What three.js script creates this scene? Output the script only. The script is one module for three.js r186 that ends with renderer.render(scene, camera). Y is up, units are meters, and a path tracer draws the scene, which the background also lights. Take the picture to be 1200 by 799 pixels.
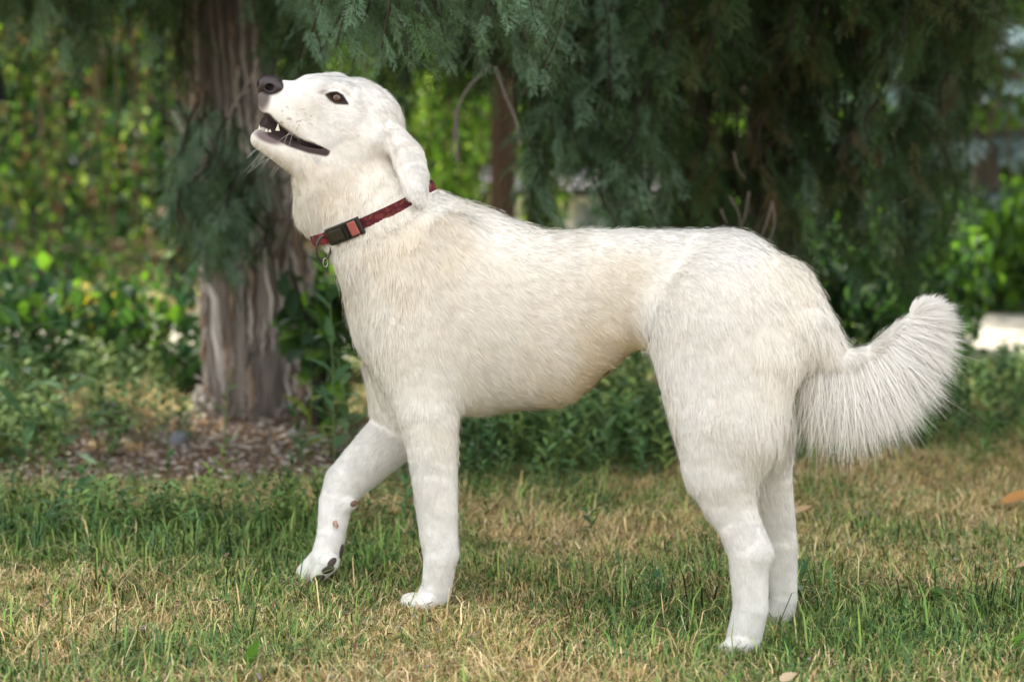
import * as THREE from 'three';
import { mergeGeometries } from 'three/addons/utils/BufferGeometryUtils.js';

// ---------------------------------------------------------------- camera, sky, sun, exposure
const scene = new THREE.Scene();
const V = (x, y, z) => new THREE.Vector3(x, y, z);
const DEPTH0 = 3.0, FOCAL = 1935, PITCH = Math.atan(199.5 / FOCAL);      // photograph pixels: 1200 x 799
const camera = new THREE.PerspectiveCamera(2 * Math.atan(399.5 / FOCAL) * 180 / Math.PI, 1024 / 681, 0.05, 300);
camera.position.set(0, 0.8, DEPTH0);
camera.rotation.x = -PITCH;
camera.updateMatrixWorld(true);
camera.focus = 2.93;
camera.userData.fStop = 2.5;
scene.add(camera);

const SUN = V(-0.42, 0.86, -0.58).normalize();                           // behind the trees, high, a little to the left
{
  const W = 128, H = 64, data = new Float32Array(W * H * 4);
  for (let r = 0; r < H; r++) {
    const y = Math.sin(((r + 0.5) / H - 0.5) * Math.PI), k = Math.pow(1 - Math.max(0, y), 3);
    for (let c = 0; c < W; c++) {
      const i = (r * W + c) * 4;
      data[i] = 0.86 - 0.16 * k; data[i + 1] = 0.875 - 0.17 * k; data[i + 2] = 0.885 - 0.19 * k; data[i + 3] = 1;
      if (y < 0) { data[i] = 0.2; data[i + 1] = 0.2; data[i + 2] = 0.17; }
    }
  }
  const sky = new THREE.DataTexture(data, W, H, THREE.RGBAFormat, THREE.FloatType);
  sky.mapping = THREE.EquirectangularReflectionMapping; sky.magFilter = THREE.LinearFilter; sky.needsUpdate = true;
  scene.background = sky; scene.environment = sky;
}
const sun = new THREE.DirectionalLight(new THREE.Color(1.0, 0.92, 0.78), 5);
sun.position.copy(SUN).multiplyScalar(30); sun.castShadow = true;
sun.shadow.mapSize.set(2048, 2048); sun.shadow.radius = 1.5;
Object.assign(sun.shadow.camera, { left: -10, right: 10, top: 10, bottom: -10, near: 1, far: 80 });
scene.add(sun); scene.add(sun.target);
const renderer = new THREE.WebGLRenderer({ antialias: true });
renderer.toneMapping = THREE.LinearToneMapping;
renderer.toneMappingExposure = 2.38;
renderer.shadowMap.enabled = true;

// ---------------------------------------------------------------- helpers
function rng(seed) { let s = seed >>> 0; return () => { s = (s + 0x6d2b79f5) | 0; let t = Math.imul(s ^ (s >>> 15), 1 | s); t = (t + Math.imul(t ^ (t >>> 7), 61 | t)) ^ t; return ((t ^ (t >>> 14)) >>> 0) / 4294967296; }; }
const clamp = THREE.MathUtils.clamp, lerp = THREE.MathUtils.lerp, sstep = THREE.MathUtils.smoothstep;
function h3(x, y, z) { let n = Math.imul(x, 374761393) ^ Math.imul(y, 668265263) ^ Math.imul(z, 2147483647 ^ 0x5bd1e995); n = Math.imul(n ^ (n >>> 13), 1274126177); return ((n ^ (n >>> 16)) >>> 0) / 4294967296; }
function noise(x, y, z = 0) {
  const i = Math.floor(x), j = Math.floor(y), k = Math.floor(z), f = (t) => t * t * (3 - 2 * t), u = f(x - i), v = f(y - j), w = f(z - k);
  const l = (a, b, t) => a + (b - a) * t;
  return l(l(l(h3(i, j, k), h3(i + 1, j, k), u), l(h3(i, j + 1, k), h3(i + 1, j + 1, k), u), v), l(l(h3(i, j, k + 1), h3(i + 1, j, k + 1), u), l(h3(i, j + 1, k + 1), h3(i + 1, j + 1, k + 1), u), v), w);
}
const fbm = (x, y, z = 0) => 0.55 * noise(x, y, z) + 0.3 * noise(x * 2.1 + 7, y * 2.1 + 3, z * 2.1) + 0.15 * noise(x * 4.3 + 1, y * 4.3 + 9, z * 4.3);
// the ray of a photograph pixel, and where it meets a depth, the ground, or a plane
const EYE = camera.position.clone(), CP = Math.cos(PITCH), SP = Math.sin(PITCH);
function ray(px, py) { const a = (px - 600) / FOCAL, b = (399.5 - py) / FOCAL; return V(a, b * CP - SP, -b * SP - CP); }   // depth along the axis grows by 1 per unit
const atDepth = (px, py, d) => ray(px, py).multiplyScalar(d).add(EYE);
function atGround(px, py, y = 0) { const r = ray(px, py); return r.multiplyScalar((y - EYE.y) / r.y).add(EYE); }
function toPixel(p) { const x = p.x - EYE.x, y = p.y - EYE.y, z = p.z - EYE.z, d = -y * SP - z * CP, v = y * CP - z * SP; return [600 + FOCAL * x / d, 399.5 - FOCAL * v / d, d]; }
const used = new Map();
function numbered(name) { const n = used.get(name) ?? 0; used.set(name, n + 1); return n ? name + '_' + String(n).padStart(3, '0') : name; }
function tag(o, label, category, group, kind) { if (label) o.userData.label = label; if (category) o.userData.category = category; if (group) o.userData.group = group; if (kind) o.userData.kind = kind; return o; }
function thing(name, label, category, p = V(0, 0, 0), turn = 0, group) { const o = new THREE.Group(); o.name = numbered(name); o.position.copy(p); o.rotation.y = turn; scene.add(o); return tag(o, label, category, group); }
function mesh(name, geo, mat, parent = scene) { const m = new THREE.Mesh(geo, mat); m.name = parent === scene ? numbered(name) : name; m.castShadow = m.receiveShadow = true; parent.add(m); return m; }
function struct(name, geo, mat) { return tag(mesh(name, geo, mat), null, null, null, 'structure'); }
function copies(name, geo, mat, mats4, colors, parent = scene, kind = 'stuff') {
  const m = new THREE.InstancedMesh(geo, mat, mats4.length); m.name = parent === scene ? numbered(name) : name; m.castShadow = m.receiveShadow = true;
  for (let i = 0; i < mats4.length; i++) { m.setMatrixAt(i, mats4[i]); if (colors) m.setColorAt(i, colors[i]); }
  m.userData.kind = kind; parent.add(m); return m;
}
const lin = (r, g, b) => new THREE.Color().setRGB(r, g, b);
const std = (c, roughness = 0.9, more = {}) => new THREE.MeshStandardMaterial({ color: c, roughness, ...more });
const leafy = (c, t = 0.4, more = {}) => new THREE.MeshPhysicalMaterial({ color: c, roughness: 0.95, transmission: t, thickness: 0, side: THREE.DoubleSide, specularIntensity: 0.4, ...more });
function canvasMap(w, h, draw, srgb = true) { const c = document.createElement('canvas'); c.width = w; c.height = h; draw(c.getContext('2d'), w, h); const t = new THREE.CanvasTexture(c); if (srgb) t.colorSpace = THREE.SRGBColorSpace; t.wrapS = t.wrapT = THREE.RepeatWrapping; return t; }
function noiseMap(n, f, fn) { const d = new Uint8Array(n * n * 4); for (let y = 0; y < n; y++) for (let x = 0; x < n; x++) { const v = fn(x / n, y / n); d.set([v[0] * 255, v[1] * 255, v[2] * 255, 255].map((q) => clamp(q, 0, 255)), (y * n + x) * 4); } const t = new THREE.DataTexture(d, n, n); t.wrapS = t.wrapT = THREE.RepeatWrapping; t.magFilter = THREE.LinearFilter; t.needsUpdate = true; return t; }
// a bare triangle list that grows
class Tris {
  constructor(colored) { this.p = []; this.n = []; this.i = []; this.c = colored ? [] : null; }
  vert(p, n, c) { this.p.push(p.x, p.y, p.z); this.n.push(n.x, n.y, n.z); if (this.c) this.c.push(c.r, c.g, c.b); return this.p.length / 3 - 1; }
  geo() {
    const g = new THREE.BufferGeometry();
    g.setAttribute('position', new THREE.Float32BufferAttribute(this.p, 3)); g.setAttribute('normal', new THREE.Float32BufferAttribute(this.n, 3));
    if (this.c) g.setAttribute('color', new THREE.Float32BufferAttribute(this.c, 3));
    g.setIndex(this.i); return g;
  }
}
// a flat narrow blade from a to b, widest in the middle
function blade(t, a, b, w, up) {
  const d = b.clone().sub(a), s = d.clone().cross(up).normalize().multiplyScalar(w / 2), n = s.clone().cross(d).normalize(), m = a.clone().lerp(b, 0.45);
  const k = [t.vert(a, n), t.vert(m.clone().add(s), n), t.vert(m.clone().sub(s), n), t.vert(b, n)];
  t.i.push(k[0], k[1], k[2], k[1], k[3], k[2]);
}
// a tapered tube along points
function limb(points, r0, r1, sides = 7, wobble = 0, seed = 1) {
  const curve = new THREE.CatmullRomCurve3(points), n = Math.max(4, points.length * 4), fr = curve.computeFrenetFrames(n), t = new Tris(), R = rng(seed);
  for (let i = 0; i <= n; i++) {
    const c = curve.getPointAt(i / n), r = lerp(r0, r1, i / n);
    for (let j = 0; j <= sides; j++) {
      const a = j / sides * Math.PI * 2, d = fr.normals[i].clone().multiplyScalar(Math.cos(a)).add(fr.binormals[i].clone().multiplyScalar(Math.sin(a)));
      const k = 1 + wobble * (noise(Math.cos(a) * 2 + seed, Math.sin(a) * 2, i * 0.7) - 0.5);
      t.vert(c.clone().add(d.clone().multiplyScalar(r * k)), d);
    }
  }
  for (let i = 0; i < n; i++) for (let j = 0; j < sides; j++) { const a = i * (sides + 1) + j, b = a + sides + 1; t.i.push(a, a + 1, b, a + 1, b + 1, b); }
  return t.geo();
}
// a leaf along +z lying in xz, folded along its rib and bent down
function leafGeo(len, w, fold = 0.2, bend = 0.25, shape = [0, 0.75, 1, 0.7, 0]) {
  const t = new Tris(), n = shape.length - 1;
  for (let i = 0; i <= n; i++) {
    const s = i / n, z = len * s, y = -bend * len * s * s, hw = shape[i] * w / 2;
    for (const k of [-1, 0, 1]) t.vert(V(k * hw, y + Math.abs(k) * hw * fold, z), V(-k * fold, 1, bend * s).normalize());
  }
  for (let i = 0; i < n; i++) for (const k of [0, 1]) { const a = i * 3 + k, b = a + 3; t.i.push(a, b, a + 1, a + 1, b, b + 1); }
  return t.geo();
}
const M4 = new THREE.Matrix4(), Q = new THREE.Quaternion(), EU = new THREE.Euler();
function place(p, rx, ry, rz, sx, sy = sx, sz = sx) { return new THREE.Matrix4().compose(p, new THREE.Quaternion().setFromEuler(new THREE.Euler(rx, ry, rz, 'YXZ')), V(sx, sy, sz)); }

// ---------------------------------------------------------------- ground, path
const soilMap = noiseMap(512, 1, (u, v) => { const a = fbm(u * 40, v * 40, 1), b = noise(u * 170, v * 170, 3), q = 0.6 * a + 0.4 * b; return [0.30 + 0.32 * q, 0.245 + 0.25 * q, 0.17 + 0.17 * q]; });
soilMap.colorSpace = THREE.SRGBColorSpace; soilMap.repeat.set(60, 60);
{
  const g = new THREE.PlaneGeometry(120, 120, 1, 1); g.rotateX(-Math.PI / 2);
  struct('ground', g, std(0xffffff, 1, { map: soilMap, bumpMap: soilMap, bumpScale: 0.01 }));
}
// pale gravel path beyond the trees, in the sun
const pathMap = noiseMap(512, 1, (u, v) => { const a = fbm(u * 20, v * 20, 5), b = noise(u * 200, v * 200, 8), q = 0.72 + 0.2 * (a - 0.5) + 0.35 * (b - 0.5); return [q, q * 0.965, q * 0.9]; });
pathMap.colorSpace = THREE.SRGBColorSpace;
{
  const N = 40, pos = [], uv = [], idx = [];
  for (let i = 0; i <= N; i++) { const x = -9 + i * 0.5, w = 0.12 * (noise(i * 0.7, 3) - 0.5), z0 = -3.9 - 0.02 * x + w, z1 = -6.3 - 0.02 * x - w; pos.push(x, 0.004, z0, x, 0.004, z1); uv.push(x / 2, z0 / 2, x / 2, z1 / 2); if (i < N) { const a = i * 2; idx.push(a, a + 2, a + 1, a + 2, a + 3, a + 1); } }
  const g = new THREE.BufferGeometry(); g.setAttribute('position', new THREE.Float32BufferAttribute(pos, 3)); g.setAttribute('uv', new THREE.Float32BufferAttribute(uv, 2)); g.setIndex(idx); g.computeVertexNormals();
  struct('path', g, std(lin(0.9, 0.9, 0.9), 1, { map: pathMap, bumpMap: pathMap, bumpScale: 0.01 }));
}

// ---------------------------------------------------------------- conifer foliage: drooping feathery sprays
function sprayGeo(seed, len, side, gap, w) {
  const R = rng(seed), t = new Tris(), up = V(0, 0, 1), axis = [], n = Math.round(len / gap);
  for (let i = 0; i <= n; i++) axis.push(V(0.10 * len * Math.sin(i / n * 2.2 + seed), -len * i / n, 0.12 * len * (i / n) ** 2));
  for (let i = 0; i < n; i++) {
    blade(t, axis[i], axis[i + 1].clone().lerp(axis[i], -0.3), w * 1.3, up); blade(t, axis[i], axis[i + 1], w * 1.3, V(1, 0, 0));
    const s = i % 2 ? 1 : -1, roll = (R() - 0.5) * 2.2, L = side * (0.5 + 0.7 * R()) * (1 - 0.55 * i / n), dir = V(s * Math.cos(roll) * 0.75, -0.75 - 0.3 * R(), Math.sin(roll) * 0.75).normalize(), tip = axis[i].clone().addScaledVector(dir, L).add(V(0, -L * 0.15, 0));
    blade(t, axis[i], tip, w, up);
    const m = Math.max(3, Math.round(L / (gap * 0.55)));
    for (let k = 1; k < m; k++) {
      const at = axis[i].clone().lerp(tip, k / m), q = k % 2 ? 1 : -1, sd = dir.clone().cross(V(R() - 0.5, R() - 0.5, 1).normalize()).normalize(), d2 = dir.clone().multiplyScalar(0.8).addScaledVector(sd, q * 0.65).normalize(), l2 = L * 0.38 * (1.1 - k / m) + 0.006;
      blade(t, at, at.clone().addScaledVector(d2, l2), w * 0.95, V(R() - 0.5, R() - 0.5, 1).normalize());
    }
  }
  return t.geo();
}
const SPRAYS = [11, 22, 33].map((s) => sprayGeo(s, 0.20, 0.085, 0.012, 0.0032));
const COARSE = [41, 52].map((s) => sprayGeo(s, 0.22, 0.12, 0.022, 0.009));
const needleM = std(0xffffff, 0.9, { side: THREE.DoubleSide });
const GREEN = lin(0.048, 0.098, 0.030), BLUEGREEN = lin(0.13, 0.225, 0.135), DARK = lin(0.024, 0.050, 0.016), OLIVE = lin(0.07, 0.075, 0.02), RUST = lin(0.10, 0.066, 0.028);
class Foliage {                                                            // gathers sprays, then hands them to a tree as its foliage
  constructor(seed) { this.R = rng(seed); this.sets = SPRAYS.map(() => [[], []]); this.wide = COARSE.map(() => [[], []]); }
  add(p, scale, tilt, yaw, color, coarse) {
    const R = this.R, set = coarse ? this.wide : this.sets, s = set[Math.floor(R() * set.length)];
    s[0].push(new THREE.Matrix4().compose(p, new THREE.Quaternion().setFromEuler(new THREE.Euler(tilt, yaw, (R() - 0.5) * 0.5, 'YXZ')), V(scale, scale, scale)));
    const v = 0.75 + 0.5 * R(); s[1].push(color.clone().multiplyScalar(v));
  }
  // a hanging twig covered with sprays from a to its lower end b
  hang(a, b, colors, scale = 1, gap = 0.05, twigs) {
    const R = this.R, n = Math.max(2, Math.round(a.distanceTo(b) / gap)), side = V(R() - 0.5, 0, R() - 0.5).multiplyScalar(0.12);
    const at = (s) => a.clone().lerp(b, s).addScaledVector(side, Math.sin(s * Math.PI));
    for (let i = 0; i <= n; i++) {
      const s = i / n, yaw = R() * 6.28, c = colors[Math.floor(R() * colors.length)];
      this.add(at(s), scale * (0.55 + 0.6 * R()) * (1.1 - 0.35 * s), -(0.15 + 0.75 * R()), yaw, c, false);
    }
    if (twigs) twigs.push(limb([0, 0.33, 0.66, 1].map(at), 0.005, 0.0018, 4));
  }
  into(parent) { this.sets.forEach(([m, c], i) => m.length && copies('foliage', SPRAYS[i], needleM, m, c, parent)); this.wide.forEach(([m, c], i) => m.length && copies('foliage', COARSE[i], needleM, m, c, parent)); }
  get count() { return [...this.sets, ...this.wide].reduce((s, q) => s + q[0].length, 0); }
}
const barkMap = noiseMap(512, 1, (u, v) => { const a = fbm(u * 60, v * 7, 2), b = noise(u * 150, v * 14, 5), q = 0.55 * a + 0.45 * b; return [0.30 + 0.46 * q, 0.287 + 0.445 * q, 0.275 + 0.43 * q]; });
barkMap.colorSpace = THREE.SRGBColorSpace;
const barkM = std(lin(0.8, 0.75, 0.72), 1, { map: barkMap, bumpMap: barkMap, bumpScale: 0.02 }), twigM = std(lin(0.16, 0.125, 0.105), 1, { map: barkMap });
const STRIPS = [lin(1.6, 1.56, 1.56), lin(2.25, 2.2, 2.2), lin(1.25, 0.98, 0.8), lin(0.95, 0.86, 0.82), lin(1.9, 1.84, 1.8)].map((c) => std(c, 1, { map: barkMap, bumpMap: barkMap, bumpScale: 0.012 }));

// ---------------------------------------------------------------- the old juniper behind the dog's head
const juniper = thing('juniper_tree', 'old juniper with a thick stringy grey trunk behind the dog\'s head', 'tree', atGround(302, 482));
{
  const O = juniper.position.clone(), R = rng(9);
  const axis = [[302, 492, 68, 5.5], [303, 470, 64, 5.5], [301, 420, 61, 5.5], [297, 340, 59, 5.52], [285, 240, 56, 5.55], [272, 140, 51, 5.58], [264, 20, 48, 5.62], [258, -120, 46, 5.66], [262, -420, 30, 5.75], [270, -800, 18, 5.8]].map(([x, y, r, d]) => [atDepth(x, y, d).sub(O), r * d / FOCAL]);
  const curve = new THREE.CatmullRomCurve3(axis.map((a) => a[0])), rad = (s) => { const f = s * (axis.length - 1), i = Math.min(Math.floor(f), axis.length - 2); return lerp(axis[i][1], axis[i + 1][1], f - i); };
  const flute = (a, s) => 1 + 0.13 * Math.sin(a * 5 + s * 6) + 0.07 * Math.sin(a * 9 - s * 9 + 1) + 0.22 * (fbm(Math.cos(a) * 6, Math.sin(a) * 6, s * 7) - 0.5);
  const on = (a, s, out = 0) => { const c = curve.getPoint(s), r = rad(s) * 0.92 * flute(a, s) + out; return V(c.x + Math.cos(a) * r, c.y, c.z + Math.sin(a) * r); };
  const n = 90, m = 96, pos = [], uv = [], idx = [];
  for (let i = 0; i <= n; i++) for (let j = 0; j <= m; j++) { const a = j / m * Math.PI * 2, s = i / n, p = on(a, s); pos.push(p.x, p.y, p.z); uv.push(j / m * 1.0, p.y * 0.7); }
  for (let i = 0; i < n; i++) for (let j = 0; j < m; j++) { const a = i * (m + 1) + j, b = a + m + 1; idx.push(a, b, a + 1, a + 1, b, b + 1); }
  const g = new THREE.BufferGeometry(); g.setAttribute('position', new THREE.Float32BufferAttribute(pos, 3)); g.setAttribute('uv', new THREE.Float32BufferAttribute(uv, 2)); g.setIndex(idx); g.computeVertexNormals();
  const trunk = mesh('trunk', g, barkM, juniper);
  // stringy strips of bark, each a bent band standing a little off the trunk
  for (let k = 0; k < 290; k++) {
    const a0 = R() * Math.PI * 2, s0 = 0.02 + R() * 0.66, ds = 0.04 + 0.2 * R() * R(), w = 0.04 + 0.10 * R(), drift = (R() - 0.5) * 0.3, peel = R() < 0.35 ? 0.015 + 0.035 * R() : 0.004, N = 9, p = [], u = [], ii = [];
    for (let i = 0; i <= N; i++) { const s = s0 + ds * i / N, e = Math.sin(Math.PI * clamp(i / N * 0.9 + 0.05, 0, 1)), out = 0.008 + 0.012 * ((k * 0.618) % 1) + peel * (i / N) ** 3 + 0.004 * Math.sin(i * 1.3 + k); for (const q of [-1, -0.5, 0.5, 1]) { const v = on(a0 + drift * i / N + q * w * 0.5 * e + 0.02 * Math.sin(i * 2 + k), s, Math.abs(q) === 1 ? out - 0.012 : out + 0.002 * Math.sin(i * 2.1 + q * 5)); p.push(v.x, v.y, v.z); u.push(q * w * 0.1 + k * 0.13, v.y * 0.9 + k * 0.07); } }
    for (let i = 0; i < N; i++) for (let q = 0; q < 3; q++) { const a = i * 4 + q, b = a + 4; ii.push(a, b, a + 1, a + 1, b, b + 1); }
    const sg = new THREE.BufferGeometry(); sg.setAttribute('position', new THREE.Float32BufferAttribute(p, 3)); sg.setAttribute('uv', new THREE.Float32BufferAttribute(u, 2)); sg.setIndex(ii); sg.computeVertexNormals();
    mesh('bark_strip', sg, STRIPS[k % 5], trunk);
  }
  const F = new Foliage(101), twigs = [], W = (x, y, d) => atDepth(x, y, d).sub(O), hang = (x, y0, y1, d, colors, scale = 1, gap = 0.045) => F.hang(W(x + (R() - 0.5) * 60, y0, d), W(x, y1, d), colors, scale, gap, twigs);
  // limbs, out of the trunk and away over the dog
  for (const [pts, r] of [
    [[[262, -60, 5.6], [380, -140, 5.3], [560, -150, 4.8], [760, -150, 4.4]], 0.06], [[[262, -100, 5.6], [150, -180, 5.4], [0, -210, 5.1], [-200, -190, 4.8]], 0.055],
    [[[265, -200, 5.7], [330, -270, 5.0], [420, -330, 4.3], [470, -360, 3.6]], 0.055], [[[265, -260, 5.7], [150, -330, 5.3], [20, -400, 4.7], [-80, -440, 4.1]], 0.05],
    [[[268, -350, 5.75], [500, -450, 5.6], [750, -520, 5.4], [950, -560, 5.2]], 0.05], [[[290, 330, 5.5], [330, 280, 5.35], [350, 210, 5.25], [356, 120, 5.2]], 0.022],
  ]) mesh('branch', limb(pts.map((p) => W(...p)), r, r * 0.3, 9, 0.4, r * 1000), barkM, juniper);
  const BG = [BLUEGREEN, BLUEGREEN, GREEN], G = [GREEN, GREEN, BLUEGREEN, DARK], D = [DARK, DARK, GREEN];
  // sharp sprays that hang over the dog's head, just behind it
  for (let i = 0; i < 70; i++) { const x = 352 + R() * 290, top = x < 440 ? 84 : x < 560 ? 62 : 92; hang(x, -120 - R() * 60, -30 + R() * (top + 30), 3.35 + R() * 0.7, BG, 0.66, 0.03); }
  for (let i = 0; i < 46; i++) { const x = 340 + R() * 320; hang(x, -150, 10 + R() * (x < 560 ? 85 : 70), 4.5 + R() * 1.0, D, 1, 0.04); }
  // darker mass left of the muzzle, before the trunk
  for (let i = 0; i < 34; i++) { const x = 192 + R() * 80, y = 175 + R() * 145; F.hang(W(x + 20 + (R() - 0.5) * 30, y - 70, 5.0), W(x, y + 10, 4.65 + R() * 0.4), BG, 0.75, 0.045, twigs); }
  for (let i = 0; i < 10; i++) { const x = 258 + R() * 44, y = 245 + R() * 85; F.hang(W(x + 10, y - 60, 5.05), W(x, y, 4.9 + R() * 0.2), G, 0.6, 0.045, twigs); }
  for (let i = 0; i < 14; i++) { const x = 300 + R() * 60; hang(x, -150, 20 + R() * 75, 4.9 + R() * 0.3, G, 0.8, 0.05); }
  for (let i = 0; i < 7; i++) { const x = 186 + R() * 36; hang(x, -150, 60 + R() * 110, 5.1 + R() * 0.4, G, 0.8, 0.05); }
  // top left: drooping curtains
  for (let i = 0; i < 90; i++) { const x = -60 + R() * 270; hang(x, -200, -50 + R() * (x > 60 ? 95 : 60), 4.6 + R() * 1.2, [DARK, GREEN, BLUEGREEN], 1.05, 0.055); }
  // the crown above the picture: shades the dog and the lawn
  for (let i = 0; i < 5200; i++) {
    const x = -3.6 + 6.4 * R(), y = 1.75 + 3.8 * Math.pow(R(), 0.8), z = -4.2 + 3.4 * R(); if (fbm(x * 1.3 + 4, y * 1.3, z * 1.3) < 0.40) continue;
    F.add(V(x, y, z).sub(O), 1.5 + 1.1 * R(), -0.3 - 0.8 * R(), R() * 6.28, R() < 0.5 ? GREEN : DARK, true);
  }
  F.into(juniper);
  mesh('twig', mergeGeometries(twigs), twigM, juniper).userData.kind = 'stuff';
  // bare dead twigs that hang in the gap behind the nape, and one beside the muzzle
  const bare = std(lin(0.20, 0.175, 0.16), 1);
  for (const pts of [[[575, 76, 4.3], [548, 104, 4.3], [536, 130, 4.3], [531, 168, 4.3], [528, 182, 4.3]], [[580, 78, 4.25], [592, 112, 4.25], [604, 140, 4.25], [609, 172, 4.25]], [[534, 128, 4.3], [536, 160, 4.3], [536, 190, 4.3]], [[612, 20, 4.4], [622, 70, 4.4], [620, 95, 4.4], [611, 112, 4.4]], [[660, -30, 4.4], [655, 30, 4.4], [668, 58, 4.4], [660, 95, 4.4]], [[640, -30, 4.5], [646, 20, 4.5], [650, 70, 4.5]], [[302, 72, 4.9], [290, 100, 4.9], [272, 128, 4.9], [266, 165, 4.9]], [[312, 180, 5.0], [318, 220, 5.0], [330, 255, 5.0]], [[350, 200, 5.1], [330, 215, 5.1], [318, 225, 5.1]]])
    mesh('dead_twig', limb(pts.map((p) => W(...p)), 0.0058, 0.003, 6, 0.5, pts.length), bare, juniper);
  console.log('juniper sprays', F.count);
}
// ---------------------------------------------------------------- the second juniper: a dark curtain over the right half
const juniper2 = thing('juniper_tree', 'dark spreading juniper whose drooping branches hang behind the dog\'s back', 'tree', atGround(900, 470));
{
  const O = juniper2.position.clone(), R = rng(19), F = new Foliage(202), twigs = [], W = (x, y, d) => atDepth(x, y, d).sub(O);
  mesh('trunk', limb([[905, 474, 5.66], [912, 380, 5.66], [900, 200, 5.7], [910, 0, 5.75], [905, -300, 5.8], [900, -700, 5.8]].map((p) => W(...p)), 0.085, 0.05, 14, 0.5, 3), barkM, juniper2);
  for (const [pts, r] of [
    [[[905, 60, 5.7], [860, -10, 5.4], [780, -60, 5.0], [690, -90, 4.7]], 0.035], [[[905, 40, 5.7], [985, -10, 5.6], [1070, 0, 5.4], [1170, 20, 5.2]], 0.035], [[[905, 150, 5.7], [830, 60, 5.3], [850, 30, 5.1], [880, 70, 5.0]], 0.012],
    [[[905, -120, 5.75], [1000, -200, 5.3], [1120, -260, 4.8], [1300, -280, 4.4]], 0.045], [[[905, -200, 5.8], [760, -300, 5.0], [640, -360, 4.2], [560, -400, 3.6]], 0.045], [[[905, -300, 5.8], [980, -420, 4.8], [1010, -480, 4.0], [1060, -500, 3.5]], 0.045],
    [[[850, 48, 5.2], [905, 45, 5.2], [935, 30, 5.2], [965, 10, 5.2]], 0.012], [[[860, -10, 5.0], [880, 35, 5.0], [888, 60, 5.0]], 0.009], [[[760, 130, 5.6], [790, 180, 5.6], [800, 215, 5.6], [790, 250, 5.6]], 0.02], [[[905, 250, 5.7], [850, 215, 5.6], [770, 195, 5.5]], 0.016],
  ]) mesh('branch', limb(pts.map((p) => W(...p)), r, r * 0.35, 9, 0.4, r * 900), barkM, juniper2);
  const G = [GREEN, DARK, GREEN, OLIVE], B = [GREEN, BLUEGREEN, GREEN, BLUEGREEN];
  const low = (x) => x < 620 ? 200 : x < 720 ? 300 : x < 900 ? 330 : x < 1000 ? 335 : x < 1100 ? 310 : 270;
  for (let i = 0; i < 240; i++) { const x = 626 + Math.pow(R(), 0.95) * 518, y1 = low(x) * (0.22 + 0.85 * R()); if (noise(x * 0.022, y1 * 0.022, 4) < 0.40 || (x > 636 && x < 722 && y1 > 205 && R() < 0.9)) continue; F.hang(W(x + (R() - 0.5) * 70, y1 - 90 - R() * 130, 4.7 + R()), W(x, y1, 4.75 + R() * 1.15), R() < 0.35 ? B : G, 0.95, 0.06, twigs); }
  for (let i = 0; i < 60; i++) { const x = 622 + R() * 160, y1 = 110 + R() * (x > 640 && x < 716 ? 90 : 180); F.hang(W(x + (R() - 0.5) * 40, y1 - 150, 4.4), W(x, y1, 4.3 + R() * 0.5), B, 0.8, 0.05, twigs); }
  for (let i = 0; i < 80; i++) { const x = 620 + R() * 560; F.hang(W(x, -150, 4.2 + R()), W(x, 10 + R() * 70, 4.2 + R()), G, 1, 0.06, twigs); }
  for (let i = 0; i < 16; i++) { const x = 800 + R() * 330, y1 = 60 + R() * 200; F.hang(W(x, y1 - 60, 4.7), W(x, y1, 4.7), [RUST, OLIVE], 0.6, 0.07, twigs); }
  for (let i = 0; i < 4200; i++) {
    const x = -0.4 + 4.6 * R(), y = 1.7 + 3.6 * Math.pow(R(), 0.8), z = -4.0 + 3.4 * R(); if (fbm(x * 1.3 + 14, y * 1.3, z * 1.3) < 0.40) continue;
    F.add(V(x, y, z).sub(O), 1.5 + 1.1 * R(), -0.3 - 0.8 * R(), R() * 6.28, R() < 0.5 ? GREEN : DARK, true);
  }
  F.into(juniper2);
  mesh('twig', mergeGeometries(twigs), twigM, juniper2).userData.kind = 'stuff';
  const bare = std(lin(0.15, 0.12, 0.105), 1);
  for (const pts of [[[855, 230, 4.5], [866, 250, 4.5], [868, 268, 4.5]], [[905, 235, 4.5], [908, 262, 4.5], [902, 290, 4.5], [912, 300, 4.5]], [[905, 240, 4.5], [898, 262, 4.5], [890, 288, 4.5]], [[845, 245, 4.5], [852, 262, 4.5]], [[878, 225, 4.5], [874, 250, 4.5], [866, 276, 4.5]], [[860, 178, 4.6], [865, 198, 4.6], [872, 208, 4.6]], [[700, 40, 4.5], [716, 90, 4.5], [712, 150, 4.5]], [[745, 20, 4.7], [738, 80, 4.7], [742, 130, 4.7]]])
    mesh('dead_twig', limb(pts.map((p) => W(...p)), 0.0036, 0.0014, 6, 0.6, pts[0][0]), bare, juniper2);
  console.log('second juniper sprays', F.count);
}
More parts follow.
